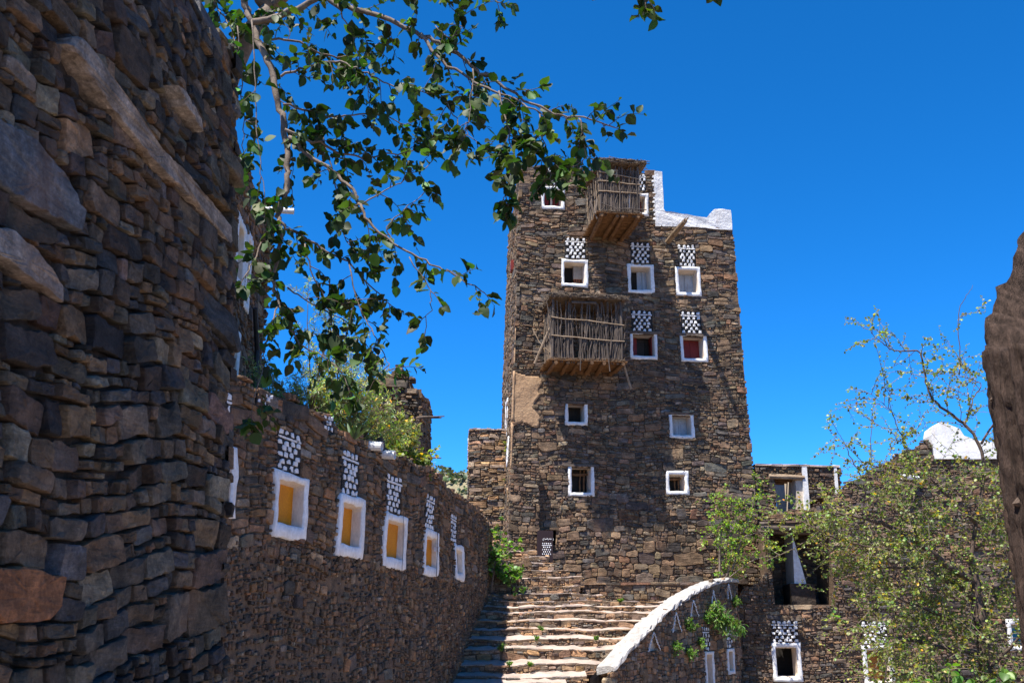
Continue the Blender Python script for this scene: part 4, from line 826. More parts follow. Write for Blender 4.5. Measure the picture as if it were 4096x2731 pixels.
for (a, b, c) in TRI:
    ctr = (np.array(a) + b + c) / 3; nb = pa_s(np.array([a[0], b[0], c[0]]), np.array([a[1], b[1], c[1]]), np.full(3, 0.0)); bb = pa_s(np.array([a[0], b[0], c[0]]), np.array([a[1], b[1], c[1]]), np.full(3, -.09))
    ni = mesh_obj('niche', np.vstack([nb, bb]), [(0, 1, 4, 3), (1, 2, 5, 4), (2, 0, 3, 5), (3, 4, 5)], 'cream', par)
    for e1, e2 in ((b, a), (c, a)):
        k = 6
        for j in range(k):
            t0, t1 = j / k, (j + 1) / k - .02; q = [np.array(e1) + (np.array(e2) - e1) * t for t in (t0, (t0 + t1) / 2, t1)]; q = np.array(q); V, F = tube(pa_s(q[:, 0], q[:, 1], np.array([.03, .045, .03]) + srng.uniform(-.005, .01)), .013 + srng.uniform(-.003, .003), 6); mesh_obj('white_stone', V, F, 'chalk', ni)
for i, (a, b, c, d) in enumerate(PW): window(par, pa_s, a, b, c, d, fw=.075, dep=.14, back='cream', wr=.006)
for i, (a, b, c, d) in enumerate(PDt): checker(par, pa_s, a, b, c, d, 5, 1, 4, 320 + i, size=.68, pr=(.018, .03))
def cap():
    ss = np.linspace(.26, 6.1, 60); rng = np.random.default_rng(7); W = .36; V = []
    for s in ss:
        z = ptop(s)
        for o, dz in ((.055, -.05), (.06, .0), (.03, .03), (-W * .3, .035), (-W * .7, .03), (-W, .01), (-W - .02, -.15)):
            V.append((s, z + dz + rng.normal(0, .011), o + rng.normal(0, .018)))
    V = np.array(V); n = 7; F = [(i * n + j, (i + 1) * n + j, (i + 1) * n + j + 1, i * n + j + 1) for i in range(len(ss) - 1) for j in range(n - 1)] + [tuple(range(n)), tuple(range(len(V) - 1, len(V) - n - 1, -1))]
    return mesh_obj('white_cap', pa_s(V[:, 0], V[:, 1], V[:, 2]), F, 'cap_white', par)
cap()
pbk = lambda s, z, o: pa_s(6.05 + np.asarray(o, float) + 0 * np.asarray(s), z, -np.asarray(s, float)); core(par, pbk, 0, 2.6, -1, 2.47, 'mortar', name='end_wall'); masonry(par, pbk, 0, 2.6, -1, 2.45, 103, hm=.13, pal=PAL_BROWN)
pbb = lambda s, z, o: pa_s(LP - np.asarray(s, float), z, -.36 + -np.asarray(o, float)); core(par, pbb, 0, LP, -.5, 2.6, 'mortar', ztop=lambda s: ptop(LP - s) - .02, name='inner_wall')

# ------------------------------------------------------------------ right-hand house
right = thing('stone_house', (8, 25.4, 0), 'ruinous stone house on the right with two white windows behind the thorn tree', 'house')
ri = plane_surf((5.5, 25.4), (16, 25.0), wav=.012); X0 = 5.5
RW = [(.80, .13, 1.52, 1.04), (2.98, .02, 3.72, .985), (6.5, .85, 7.4, 1.58)]; RD = [(.84, 1.49, 1.05, 1.55), (3.02, 3.66, 1.0, 1.54)]
rec = (.97, 2.44, 1.93, 3.92)
rtop2 = lambda s: float(np.interp(s, [0, .2, .85, .95, 2.4, 2.9, 3.6, 4.3, 5.2, 5.4, 11], [1.95, 2.3, 2.68, 4.15, 4.4, 4.88, 5.25, 5.62, 6.05, 5.75, 5.7])) + .05 * math.sin(s * 9)
core(right, ri, 0, ri.L, -1, 6.2, 'mortar', [(a + .05, c - .05, b + .05, d - .05) for a, b, c, d in RW] + [rec], rtop2, .2)
masonry(right, ri, 0, ri.L, -1, 6.3, 111, hm=.105, asp=(1.4, 4.2), gap=.010, depth=(.012, .06), holes=[(a + .03, c - .03, b + .03, d - .03) for a, b, c, d in RW] + RD + [rec], ztop=rtop2, single=300, pal=PAL_RIGHT, tilt=.18)
for i, (a, b, c, d) in enumerate(RW):
    w = window(right, ri, a, b, c, d, fw=.115, dep=.34, back='interior_shade' if i == 0 else 'orange_wood' if i == 1 else 'blue_paint', wr=.01, bshift=.35 if i == 0 else 0)
    if i == 1: V, F = sbox(ri, a + .12, a + .45, b + .12, d - .16, -.33, -.28); mesh_obj('door_leaf', V, F, 'orange_wood', w)
for i, (a, b, c, d) in enumerate(RD): checker(right, ri, a, b, c, d, 6, 1, 5, 340 + i, size=.75, field='mortar_dark')
# dark recess: side, back, floor, lintel beams, white tapering plaster pier
a, b, c, d = rec
q = ri(np.array([a, b, b, a, a, b, b, a]), np.array([c, c, d, d, c, c, d, d]), np.array([0, 0, 0, 0, -1.5, -1.5, -1.5, -1.5])); mesh_obj('recess', q, [(0, 4, 7, 3), (1, 2, 6, 5), (0, 1, 5, 4), (3, 7, 6, 2), (4, 5, 6, 7)], 'mortar', right)
rb = lambda s, z, o: ri(np.asarray(s, float) + a, z, -1.5 + np.asarray(o, float)); masonry(right, rb, 0, b - a, c, d, 115, hm=.12, depth=(.01, .06), pal=PAL_RIGHT)
V = ri(np.array([1.62, 1.93, 1.66, 1.62, 1.93, 1.66]) , np.array([2.42, 2.40, 3.70, 2.42, 2.40, 3.70]), np.array([-.55, -.55, -.55, -1.45, -1.45, -1.45])); pr_ = mesh_obj('plaster_pier', V, [(0, 1, 2), (5, 4, 3), (0, 3, 4, 1), (1, 4, 5, 2), (2, 5, 3, 0)], 'white', right); pr_['label'] = 'white plastered tapering pier inside the dark recess'
V, F = sbox(ri, 1.50, 2.10, 1.93, 2.44, -1.4, -.5, .02, srng); mesh_obj('pier_base', V, F, 'mortar_dark', right)
for z_, o_ in ((3.78, .04), (3.90, -.1), (3.72, -.35)):
    V, F = tube(ri(np.array([.75, 1.2, 1.75, 2.6]), np.array([z_, z_ + .01, z_ - .01, z_]), np.full(4, o_)), .06, 8, rough=.1, rng=srng); mesh_obj('lintel_beam', V, F, 'wood_grey', right)
body(right, ri, 2.5, ri.L, -1, 4.6, 2.2)
p = ri(np.array([4.75, 4.25]), np.array([5.0, 5.02]), np.array([.1, .35])); ring_pipe('drain_spout', p[0], p[1], .06, 'pipe', right, .12)
# white gable patch
gp = np.array([(5.18, 5.55), (5.2, 5.85), (5.22, 6.12), (5.3, 6.3), (5.5, 6.38), (5.75, 6.36), (5.95, 6.28), (6.05, 6.1), (6.3, 5.98), (6.7, 5.92), (7.2, 5.9), (7.5, 5.82), (7.5, 5.55), (6.8, 5.5), (6.2, 5.46), (5.6, 5.50)]) + np.random.default_rng(3).normal(0, .02, (16, 2)); m = len(gp)
V = np.vstack([ri(gp[:, 0], gp[:, 1], np.full(m, .09)), ri(gp[:, 0], gp[:, 1], np.full(m, -.5))]); go = mesh_obj('white_gable', V, [tuple(range(m))[::-1], tuple(range(m, 2 * m))] + [(j, (j + 1) % m, (j + 1) % m + m, j + m) for j in range(m)], 'white', right); go['label'] = 'whitewashed gable hump on the wall top'
# roofless upper room
room = thing('roof_room', (7.3, 27, 4), 'small roofless upper room with an open window and white edge strips', 'building')
rm = plane_surf((6.62, 27.0), (9.0, 27.3), wav=.01); OW = (.52, 1.30, 4.2, 5.28)
core(room, rm, 0, rm.L, -.1, 5.62, 'mortar', [OW]); masonry(room, rm, 0, rm.L, 3.5, 5.6, 121, hm=.11, asp=(1.4, 4), depth=(.01, .06), holes=[OW], single=80)
rml = plane_surf((5.9, 28.2), (6.62, 27.0), wav=.01); core(room, rml, 0, rml.L, -.1, 5.60, 'mortar', [(.35, .95, 4.3, 4.98)], ztop=lambda s: 4.95 + .47 * s); masonry(room, rml, 0, rml.L, 3.5, 5.6, 122, hm=.11, depth=(.01, .06), holes=[(.35, .95, 4.3, 4.98)], ztop=lambda s: 4.95 + .47 * s)
V, F = sbox(rml, .35, .95, 4.3, 4.98, -.35, -.3); mesh_obj('plaster', V, F, 'cream', room)
for sA, sB in ((1.30, 1.44), (2.22, 2.30)): V, F = sbox(rm, sA, sB, 4.3, 5.66, -.3, .06, .008, srng); mesh_obj('white_strip', V, F, 'white', room)
V, F = sbox(rm, 1.12, 1.31, 4.2, 5.26, -.8, -.02); mesh_obj('reveal', V, F, 'cream', room)
V, F = tube(rm(np.array([.35, .8, 1.35]), np.array([5.32, 5.31, 5.30]), np.full(3, .02)), .07, 8, rough=.08, rng=srng); mesh_obj('lintel_beam', V, F, 'wood_pale', room)
for o_ in (-.3, -.6, -.9):
    V, F = tube(rm(np.array([.4, .8, 1.3]), np.array([5.25, 5.26, 5.25]), np.full(3, o_)), .045, 6); mesh_obj('roof_pole', V, F, 'wood_brown', room)
rbk = lambda s, z, o: rm(np.asarray(s, float), z, -1.3 + np.asarray(o, float)); core(room, rbk, 0, rm.L, -.1, 5.5, 'cream', [(.85, 1.05, 4.3, 4.9)], name='rear_wall')
x = 0
while x < 2.3:
    w = srng.uniform(.25, .5); V, F = sbox(rm, x, min(x + w - .01, 2.38), 5.6, 5.64 + srng.uniform(0, .02), -.35, .07, .01, srng); mesh_obj('coping_slab', V, F, 'dust', room); x += w

# ------------------------------------------------------------------ sign at the tower foot
sign = thing('information_sign', (.75, 25.5, 3.0), 'dark brown upright sign board with white lettering and dots at the tower foot', 'sign')
sg = lambda s, z, o: tower_s(inv(.562, 3.4) + np.asarray(s, float), np.asarray(z, float), .42 + np.asarray(o, float))
V, F = sbox(sg, 0, .375, 2.75, 3.76, -.05, 0); mesh_obj('board', V, F, 'sign_brown', sign); V, F = sbox(sg, -.03, 0, 2.75, 3.75, -.06, -.004); mesh_obj('board_edge', V, F, 'sign_brown', sign)
for i in range(5):
    for r_, (zz, n) in enumerate(((3.42, 5), (3.33, 4), (3.27, 5), (3.215, 4), (3.16, 5))):
        if i >= n: continue
        x = .105 + (i + (0 if n == 5 else .5)) * .05; V, F = sbox(sg, x, x + .020, zz, zz + .028, .001, .005, .003, WR); mesh_obj('white_dot', V, F, 'sign_white', sign)
V, F = sbox(sg, .095, .35, 3.382, 3.396, .001, .005); mesh_obj('white_line', V, F, 'sign_white', sign)
# Arabic lettering drawn as pen strokes (read right to left)
STR = [[(.335, 3.545), (.325, 3.535), (.317, 3.545), (.323, 3.553), (.333, 3.548)], [(.317, 3.538), (.30, 3.535), (.29, 3.553), (.28, 3.553), (.275, 3.538), (.262, 3.538), (.258, 3.525), (.25, 3.52)], [(.232, 3.57), (.232, 3.538)], [(.222, 3.57), (.222, 3.538), (.21, 3.537), (.207, 3.55), (.203, 3.538), (.197, 3.55), (.193, 3.538), (.18, 3.538), (.178, 3.55), (.174, 3.538), (.16, 3.538), (.158, 3.57)],
       [(.138, 3.552), (.13, 3.558), (.123, 3.55), (.13, 3.542), (.118, 3.538), (.112, 3.522), (.12, 3.508), (.135, 3.508)], [(.323, 3.568), (.327, 3.568)], [(.312, 3.568), (.316, 3.568)], [(.177, 3.526), (.181, 3.526)]]
mb = MB()
for s_ in STR:
    q = np.array(s_); V, F = tube(sg(q[:, 0], q[:, 1], np.full(len(q), .004)), .0042, 5); mb.add(V, F)
lt = mb.build('lettering', 'sign_white', sign); lt['label'] = 'white Arabic lettering'

# ------------------------------------------------------------------ vegetation: limbs as (points in metres, start radius, end radius, twig density)
FIG = [
 ([(-1.95, 6.2, 6.071), (-1.923, 6.164, 5.83), (-1.82, 6.127, 5.627), (-1.726, 6.091, 5.411), (-1.638, 6.055, 5.156), (-1.551, 6.018, 4.893), (-1.496, 5.991, 4.654), (-1.459, 5.973, 4.441), (-1.461, 5.955, 4.303), (-1.493, 5.936, 4.17), (-1.496, 5.918, 4.048), (-1.467, 5.9, 3.881)], 0.02652, 0.0144, 0.7),
 ([(-1.467, 5.9, 3.881), (-1.482, 5.875, 3.639), (-1.438, 5.85, 3.461), (-1.355, 5.825, 3.286), (-1.278, 5.8, 3.197)], 0.01248, 0.0048, 1.4),
 ([(-1.782, 6.0, 5.543), (-1.581, 5.965, 5.561), (-1.358, 5.929, 5.652), (-1.291, 5.894, 5.679), (-1.204, 5.859, 5.598), (-1.004, 5.824, 5.51), (-0.797, 5.788, 5.42), (-0.617, 5.753, 5.306), (-0.479, 5.718, 5.209), (-0.32, 5.694, 5.073), (-0.187, 5.682, 4.966), (-0.058, 5.671, 4.859), (0.072, 5.659, 4.751), (0.26, 5.647, 4.659), (0.45, 5.635, 4.611), (0.636, 5.624, 4.562)], 0.0234, 0.004, 1.25),
 ([(-0.591, 5.7, 5.256), (-0.536, 5.65, 5.135), (-0.441, 5.6, 4.988), (-0.272, 5.55, 4.845), (-0.118, 5.5, 4.731), (0.019, 5.45, 4.65), (0.167, 5.4, 4.52)], 0.01248, 0.0048, 0.8),
 ([(-1.486, 5.9, 4.679), (-1.309, 5.96, 4.622), (-1.157, 6.02, 4.58), (-1.003, 6.08, 4.565), (-0.811, 6.14, 4.61), (-0.642, 6.2, 4.692)], 0.01092, 0.0032, 1.6),
 ([(-1.454, 5.9, 4.623), (-1.283, 5.87, 4.462), (-1.1, 5.84, 4.308), (-1.002, 5.81, 4.21), (-0.941, 5.78, 4.087), (-0.897, 5.75, 3.978), (-0.723, 5.72, 3.808), (-0.571, 5.69, 3.715), (-0.409, 5.66, 3.62), (-0.276, 5.63, 3.541), (-0.17, 5.6, 3.449)], 0.01326, 0.0032, 1),
 ([(-1.497, 5.9, 4.04), (-1.398, 5.933, 3.986), (-1.299, 5.967, 3.93), (-1.224, 6.0, 3.887), (-1.053, 6.033, 3.813), (-0.912, 6.067, 3.662), (-0.772, 6.1, 3.54)], 0.0117, 0.0032, 1.1),
 ([(-1.689, 6.0, 5.401), (-1.531, 6.08, 5.469), (-1.331, 6.16, 5.392), (-1.205, 6.24, 5.41), (-1.076, 6.32, 5.497), (-0.969, 6.4, 5.629)], 0.00936, 0.0032, 1.5),
 ([(-1.548, 5.95, 5.095), (-1.408, 5.9, 5.117), (-1.261, 5.85, 5.139), (-1.12, 5.8, 5.125), (-0.974, 5.75, 5.022), (-0.834, 5.7, 4.917), (-0.679, 5.65, 4.844), (-0.481, 5.6, 4.77)], 0.00936, 0.0032, 1.6),
 ([(-1.508, 5.9, 4.86), (-1.321, 5.96, 4.835), (-1.154, 6.02, 4.835), (-1.017, 6.08, 4.9), (-0.85, 6.14, 4.893), (-0.677, 6.2, 4.859)], 0.00858, 0.0032, 1.7),
 ([(-1.165, 5.8, 5.551), (-1.114, 5.84, 5.438), (-1.06, 5.88, 5.325), (-1.021, 5.92, 5.215), (-0.995, 5.96, 5.088), (-0.952, 6.0, 4.947)], 0.00546, 0.0024, 1.3),
 ([(-0.239, 5.4, 4.825), (-0.237, 5.4, 4.633), (-0.266, 5.4, 4.473), (-0.283, 5.4, 4.367)], 0.00468, 0.0024, 1.3),
 ([(-0.079, 5.4, 4.674), (-0.055, 5.38, 4.515), (-0.018, 5.36, 4.346), (0.018, 5.34, 4.204), (-0.005, 5.32, 4.042), (-0.065, 5.3, 3.902)], 0.00546, 0.0024, 2.6),
 ([(0.167, 5.4, 4.52), (0.192, 5.4, 4.353), (0.204, 5.4, 4.182), (0.241, 5.4, 4.071)], 0.00468, 0.0024, 2.6),
 ([(0.41, 5.5, 4.544), (0.434, 5.5, 4.404), (0.458, 5.5, 4.288), (0.351, 5.5, 4.202)], 0.00468, 0.0024, 2.6),
 ([(-0.481, 5.6, 4.77), (-0.37, 5.6, 4.664), (-0.34, 5.6, 4.514), (-0.204, 5.6, 4.425)], 0.00468, 0.0024, 1.2),
 ([(-1.67, 5.6, 5.296), (-1.626, 5.575, 4.918), (-1.586, 5.55, 4.553), (-1.523, 5.525, 4.268), (-1.475, 5.5, 3.992)], 0.00468, 0.0024, 0.4),
 ([(-1.853, 5.9, 5.447), (-1.808, 5.9, 5.111), (-1.758, 5.9, 4.739), (-1.761, 5.9, 4.514), (-1.698, 5.9, 4.299)], 0.00468, 0.0024, 0.9),
 ([(-1.485, 5.9, 4.04), (-1.548, 5.8, 3.885), (-1.577, 5.7, 3.69), (-1.593, 5.6, 3.544)], 0.0078, 0.0032, 1.4),
 ([(-1.278, 5.8, 3.197), (-1.143, 5.8, 3.115), (-1.007, 5.8, 3.021), (-0.977, 5.8, 2.927)], 0.00468, 0.0024, 1.3),
 ([(-1.161, 6.0, 3.683), (-1.148, 6.0, 3.408), (-1.118, 6.0, 3.246), (-1.084, 6.0, 3.103), (-1.054, 6.0, 3.034)], 0.00468, 0.0024, 1.5),
 ([(-1.047, 6.0, 3.801), (-0.945, 5.95, 3.444), (-0.842, 5.9, 3.277), (-0.775, 5.85, 3.136), (-0.718, 5.8, 3.018)], 0.00468, 0.0024, 1.2),
 ([(-1.425, 5.8, 3.445), (-1.426, 5.633, 3.23), (-1.423, 5.467, 3.028), (-1.404, 5.3, 2.644)], 0.00546, 0.0024, 0.8),
 ([(-0.733, 5.8, 3.839), (-0.805, 5.8, 3.958), (-0.672, 5.8, 4.075), (-0.565, 5.8, 4.164)], 0.00468, 0.0024, 1.3),
 ([(-0.947, 5.8, 4.105), (-0.759, 5.8, 4.224), (-0.652, 5.8, 4.313), (-0.515, 5.8, 4.374)], 0.00468, 0.0024, 1.3),
 ([(-0.625, 5.7, 3.719), (-0.489, 5.7, 3.523), (-0.486, 5.7, 3.413), (-0.521, 5.7, 3.25)], 0.0039, 0.0024, 0.7),
 ([(-0.972, 5.6, 5.508), (-0.608, 5.567, 5.614), (-0.434, 5.533, 5.43), (-0.374, 5.5, 5.312)], 0.00468, 0.0024, 1.3),
 ([(-0.208, 5.4, 5.494), (-0.125, 5.4, 5.369), (-0.07, 5.4, 5.244)], 0.0039, 0.0024, 0.7),
 ([(-2.244, 6.4, 6.103), (-2.131, 6.3, 5.852), (-1.993, 6.2, 5.643), (-1.903, 6.1, 5.406)], 0.0078, 0.0032, 2.2),
 ([(-0.49, 5.6, 5.252), (-0.405, 5.6, 5.157), (-0.323, 5.6, 5.22), (-0.297, 5.6, 5.347)], 0.0039, 0.0024, 0.8),
 ([(-1.304, 6.2, 4.826), (-1.146, 6.133, 4.249), (-1.093, 6.067, 3.945), (-0.908, 6.0, 3.801)], 0.00546, 0.0024, 1.3),
 ([(-1.31, 5.9, 3.881), (-1.25, 5.933, 3.66), (-1.138, 5.967, 3.498), (-0.898, 6.0, 3.537)], 0.00546, 0.0024, 0.9),
 ([(-1.403, 5.9, 3.591), (-1.241, 5.933, 3.487), (-1.024, 5.967, 3.384), (-0.886, 6.0, 3.223)], 0.00546, 0.0024, 0.9),
]
THORN = [
 ([(6.732, 15.0, -0.052), (6.768, 15.0, 0.714), (6.803, 15.0, 1.43), (6.798, 15.0, 1.637), (6.785, 15.0, 1.894), (6.793, 15.0, 2.104), (6.742, 15.0, 2.316)], 0.10, 0.06, 0.6),
 ([(6.793, 15.0, 2.104), (6.594, 14.911, 2.206), (6.332, 14.822, 2.35), (6.121, 14.733, 2.488), (5.849, 14.644, 2.68), (5.566, 14.556, 2.821), (5.286, 14.467, 2.918), (5.067, 14.378, 2.972), (4.788, 14.289, 3.018), (4.459, 14.2, 3.034)], 0.06, 0.012, 1.5),
 ([(6.786, 15.0, 1.845), (6.49, 14.917, 2.058), (6.195, 14.833, 2.166), (6.055, 14.75, 2.23), (5.722, 14.667, 2.3), (5.312, 14.583, 2.314), (4.849, 14.5, 2.255)], 0.045, 0.01, 1.6),
 ([(5.583, 14.6, 2.825), (5.703, 14.68, 3.026), (5.902, 14.76, 3.224), (5.993, 14.84, 3.425), (6.047, 14.92, 3.63), (6.034, 15.0, 4.017)], 0.022, 0.006, 1.2),
 ([(6.742, 15.0, 2.316), (6.904, 15.02, 2.975), (7.139, 15.04, 3.627), (7.163, 15.06, 4.167), (6.963, 15.08, 4.468), (6.796, 15.1, 4.621), (6.627, 15.12, 4.776), (6.543, 15.14, 4.856), (6.476, 15.16, 5.089), (6.468, 15.18, 5.374), (6.46, 15.2, 5.67), (6.242, 15.22, 5.675), (6.05, 15.24, 5.681), (5.916, 15.26, 5.786), (5.784, 15.28, 5.929), (5.7, 15.3, 6.065)], 0.032, 0.004, 0.6),
 ([(7.018, 15.2, 4.49), (7.126, 15.233, 4.752), (7.255, 15.267, 4.96), (7.424, 15.3, 5.15), (7.298, 15.333, 5.235), (7.113, 15.367, 5.293), (6.884, 15.4, 5.336)], 0.012, 0.003, 0.8),
 ([(5.962, 15.0, 4.084), (5.953, 15.04, 4.291), (5.892, 15.08, 4.522), (5.854, 15.12, 4.728), (5.731, 15.16, 4.84), (5.609, 15.2, 4.973)], 0.010, 0.003, 0.8),
 ([(7.065, 15.3, 5.305), (7.143, 15.3, 5.776), (7.138, 15.3, 6.145), (7.226, 15.3, 6.466), (7.351, 15.3, 6.629), (7.463, 15.3, 6.792)], 0.009, 0.003, 0.12),
 ([(5.18, 14.8, 3.652), (5.04, 14.8, 3.959), (4.987, 14.8, 4.176), (4.878, 14.8, 4.341)], 0.01, 0.003, 0.35),
 ([(5.11, 14.5, 2.983), (5.097, 14.5, 3.239), (5.165, 14.5, 3.617), (5.265, 14.5, 4.001), (5.335, 14.5, 4.455)], 0.014, 0.004, 0.4),
 ([(7.135, 15.0, 4.157), (7.425, 15.0, 4.554), (7.585, 15.0, 4.758)], 0.02, 0.006, 0.5),
 ([(6.798, 15.0, 1.637), (7.215, 15.133, 1.971), (7.541, 15.267, 2.481), (7.744, 15.4, 3.01)], 0.05, 0.012, 1.8),
 ([(6.803, 15.0, 1.43), (6.322, 14.8, 1.6), (5.881, 14.6, 1.719), (5.393, 14.4, 1.894), (4.903, 14.2, 1.948)], 0.04, 0.01, 1.6),
 ([(6.789, 15.0, 1.117), (6.19, 14.75, 1.184), (5.612, 14.5, 1.307), (5.044, 14.25, 1.37), (4.619, 14.0, 1.543)], 0.04, 0.01, 1.5),
 ([(6.768, 15.0, 0.714), (6.14, 14.6, 0.783), (5.509, 14.2, 0.89), (4.898, 13.8, 0.937)], 0.04, 0.01, 1.6),
 ([(6.771, 15.0, 0.879), (7.007, 14.8, 1.124), (7.196, 14.6, 1.423)], 0.04, 0.012, 1.8),
 ([(6.895, 15.0, 2.973), (6.58, 14.933, 3.288), (6.321, 14.867, 3.538), (6.12, 14.8, 3.724)], 0.03, 0.008, 1.5),
 ([(7.12, 15.0, 3.621), (7.386, 15.0, 3.753), (7.667, 15.0, 3.885)], 0.03, 0.008, 1.4),
 ([(6.847, 15.0, 2.592), (7.114, 14.8, 2.892), (7.321, 14.6, 3.25)], 0.03, 0.008, 1.8),
 ([(5.887, 14.4, 2.492), (5.442, 14.35, 2.549), (4.997, 14.3, 2.576), (4.441, 14.25, 2.723), (4.135, 14.2, 2.9)], 0.02, 0.006, 1.5),
 ([(5.791, 14.5, 2.669), (5.725, 14.467, 3.048), (5.494, 14.433, 3.356), (5.192, 14.4, 3.603)], 0.018, 0.005, 1.1),
 ([(6.776, 15.0, 0.293), (6.924, 14.5, 0.675), (7.006, 14.0, 0.927)], 0.04, 0.012, 1.8),
 ([(6.776, 15.0, 0.293), (6.11, 14.467, 0.508), (5.431, 13.933, 0.602), (4.896, 13.4, 0.693)], 0.04, 0.012, 1.6),
]
LIME = [
 ([(5.014, 24.75, 2.513), (5.074, 24.75, 3.029), (5.072, 24.75, 3.55), (5.263, 24.75, 3.919), (5.086, 24.75, 4.184), (4.99, 24.75, 4.397)], 0.03, 0.006, 1.2),
 ([(5.225, 24.75, 2.513), (5.439, 24.75, 2.925), (5.623, 24.75, 3.498), (5.883, 24.75, 4.078), (6.026, 24.75, 4.612), (6.011, 24.75, 4.881)], 0.03, 0.006, 1.3),
 ([(5.14, 24.7, 2.511), (5.328, 24.7, 3.026), (5.365, 24.7, 3.651), (5.611, 24.7, 4.179)], 0.02, 0.006, 1.4),
 ([(5.151, 24.6, 2.508), (5.722, 24.6, 2.917), (6.153, 24.6, 3.072), (6.413, 24.6, 3.02)], 0.014, 0.005, 0.9),
 ([(5.588, 24.6, 3.486), (5.98, 24.6, 3.643), (6.234, 24.6, 3.486), (6.382, 24.6, 3.331)], 0.012, 0.004, 1.3),
 ([(5.061, 24.7, 3.546), (4.884, 24.7, 3.599), (4.717, 24.7, 3.463)], 0.01, 0.004, 1.3),
 ([(5.453, 24.7, 3.338), (5.164, 24.7, 3.862), (4.957, 24.7, 3.967)], 0.012, 0.004, 1.4),
 ([(5.758, 24.7, 3.967), (5.516, 24.7, 4.392), (5.314, 24.7, 4.606)], 0.01, 0.004, 1.3),
]
def leaf_template(shape='ovate'):
    t, w = {'ovate': ((0, .22, .5, .78, 1.0), (0, .36, .40, .22, 0)), 'round': ((0, .22, .5, .78, 1.0), (0, .44, .50, .36, 0)), 'lance': ((0, .22, .5, .78, 1.0), (0, .09, .11, .07, 0)), 'sword': ((0, .22, .5, .78, 1.0), (.05, .07, .07, .05, 0)),
            'fig': ((0, .08, .24, .44, .64, .82, .93, 1.0), (0, .22, .38, .41, .34, .19, .08, 0))}[shape]
    k = len(t); dr = .10 if shape != 'sword' else .02; V = [(0, t[i], -dr * t[i] ** 2) for i in range(k)]
    for sgn in (-1, 1):
        for i in range(1, k - 1): V.append((sgn * w[i], t[i], .08 * w[i] / .4 - dr * t[i] ** 2 + (.018 * sgn * (-1) ** i if shape == 'fig' else 0)))
    L, R_ = k - 1, 2 * k - 3; F = [(0, 1, L + 1), (k - 2, k - 1, L + k - 2), (1, 0, R_ + 1), (k - 1, k - 2, R_ + k - 2)]
    for i in range(1, k - 2): F += [(i, i + 1, L + i + 1, L + i), (i + 1, i, R_ + i, R_ + i + 1)]
    return np.array(V), F
def place_leaves(shape, P, D, N, size, rng):
    """P base points, D pointing directions, N rough normals -> (n, 11, 3) vertices"""
    T, F = leaf_template(shape); D = D / (np.linalg.norm(D, axis=1)[:, None] + 1e-9); X = np.cross(D, N); X /= np.linalg.norm(X, axis=1)[:, None] + 1e-9; Z = np.cross(X, D)
    curl = rng.uniform(.2, 2.4, len(P)); fold = rng.uniform(.6, 2.0, len(P)); wid = rng.uniform(.8, 1.15, len(P))
    Tz = T[None, :, 2] * curl[:, None] + np.abs(T[None, :, 0]) * .25 * (fold[:, None] - 1)
    V = P[:, None, :] + size[:, None, None] * ((T[None, :, 0] * wid[:, None])[..., None] * X[:, None, :] + T[None, :, 1, None] * D[:, None, :] + Tz[..., None] * Z[:, None, :])
    return V, F
def leaf_mass(name, V, F, mat, parent, cols, **kw):
    n, m, _ = V.shape; FF = []
    A = np.arange(n) * m
    quads = [f for f in F if len(f) == 4]; tris = [f for f in F if len(f) == 3]; L = []
    for f in tris + quads: L += (A[:, None] + np.array(f)[None]).tolist()
    return mesh_obj(name, V.reshape(-1, 3), L, mat, parent, np.repeat(cols, m, axis=0), True, **kw)
def leaf_cols(rng, n, spread=.3, yellow=.03, ycol=(3.2, 1.6, .5)):
    c = np.exp(rng.normal(0, spread, (n, 1))) * (1 + rng.normal(0, .10, (n, 3))); c[:, 0] *= np.exp(rng.normal(.0, .2, n)); m = rng.uniform(size=n) < yellow; c[m] *= ycol; return c
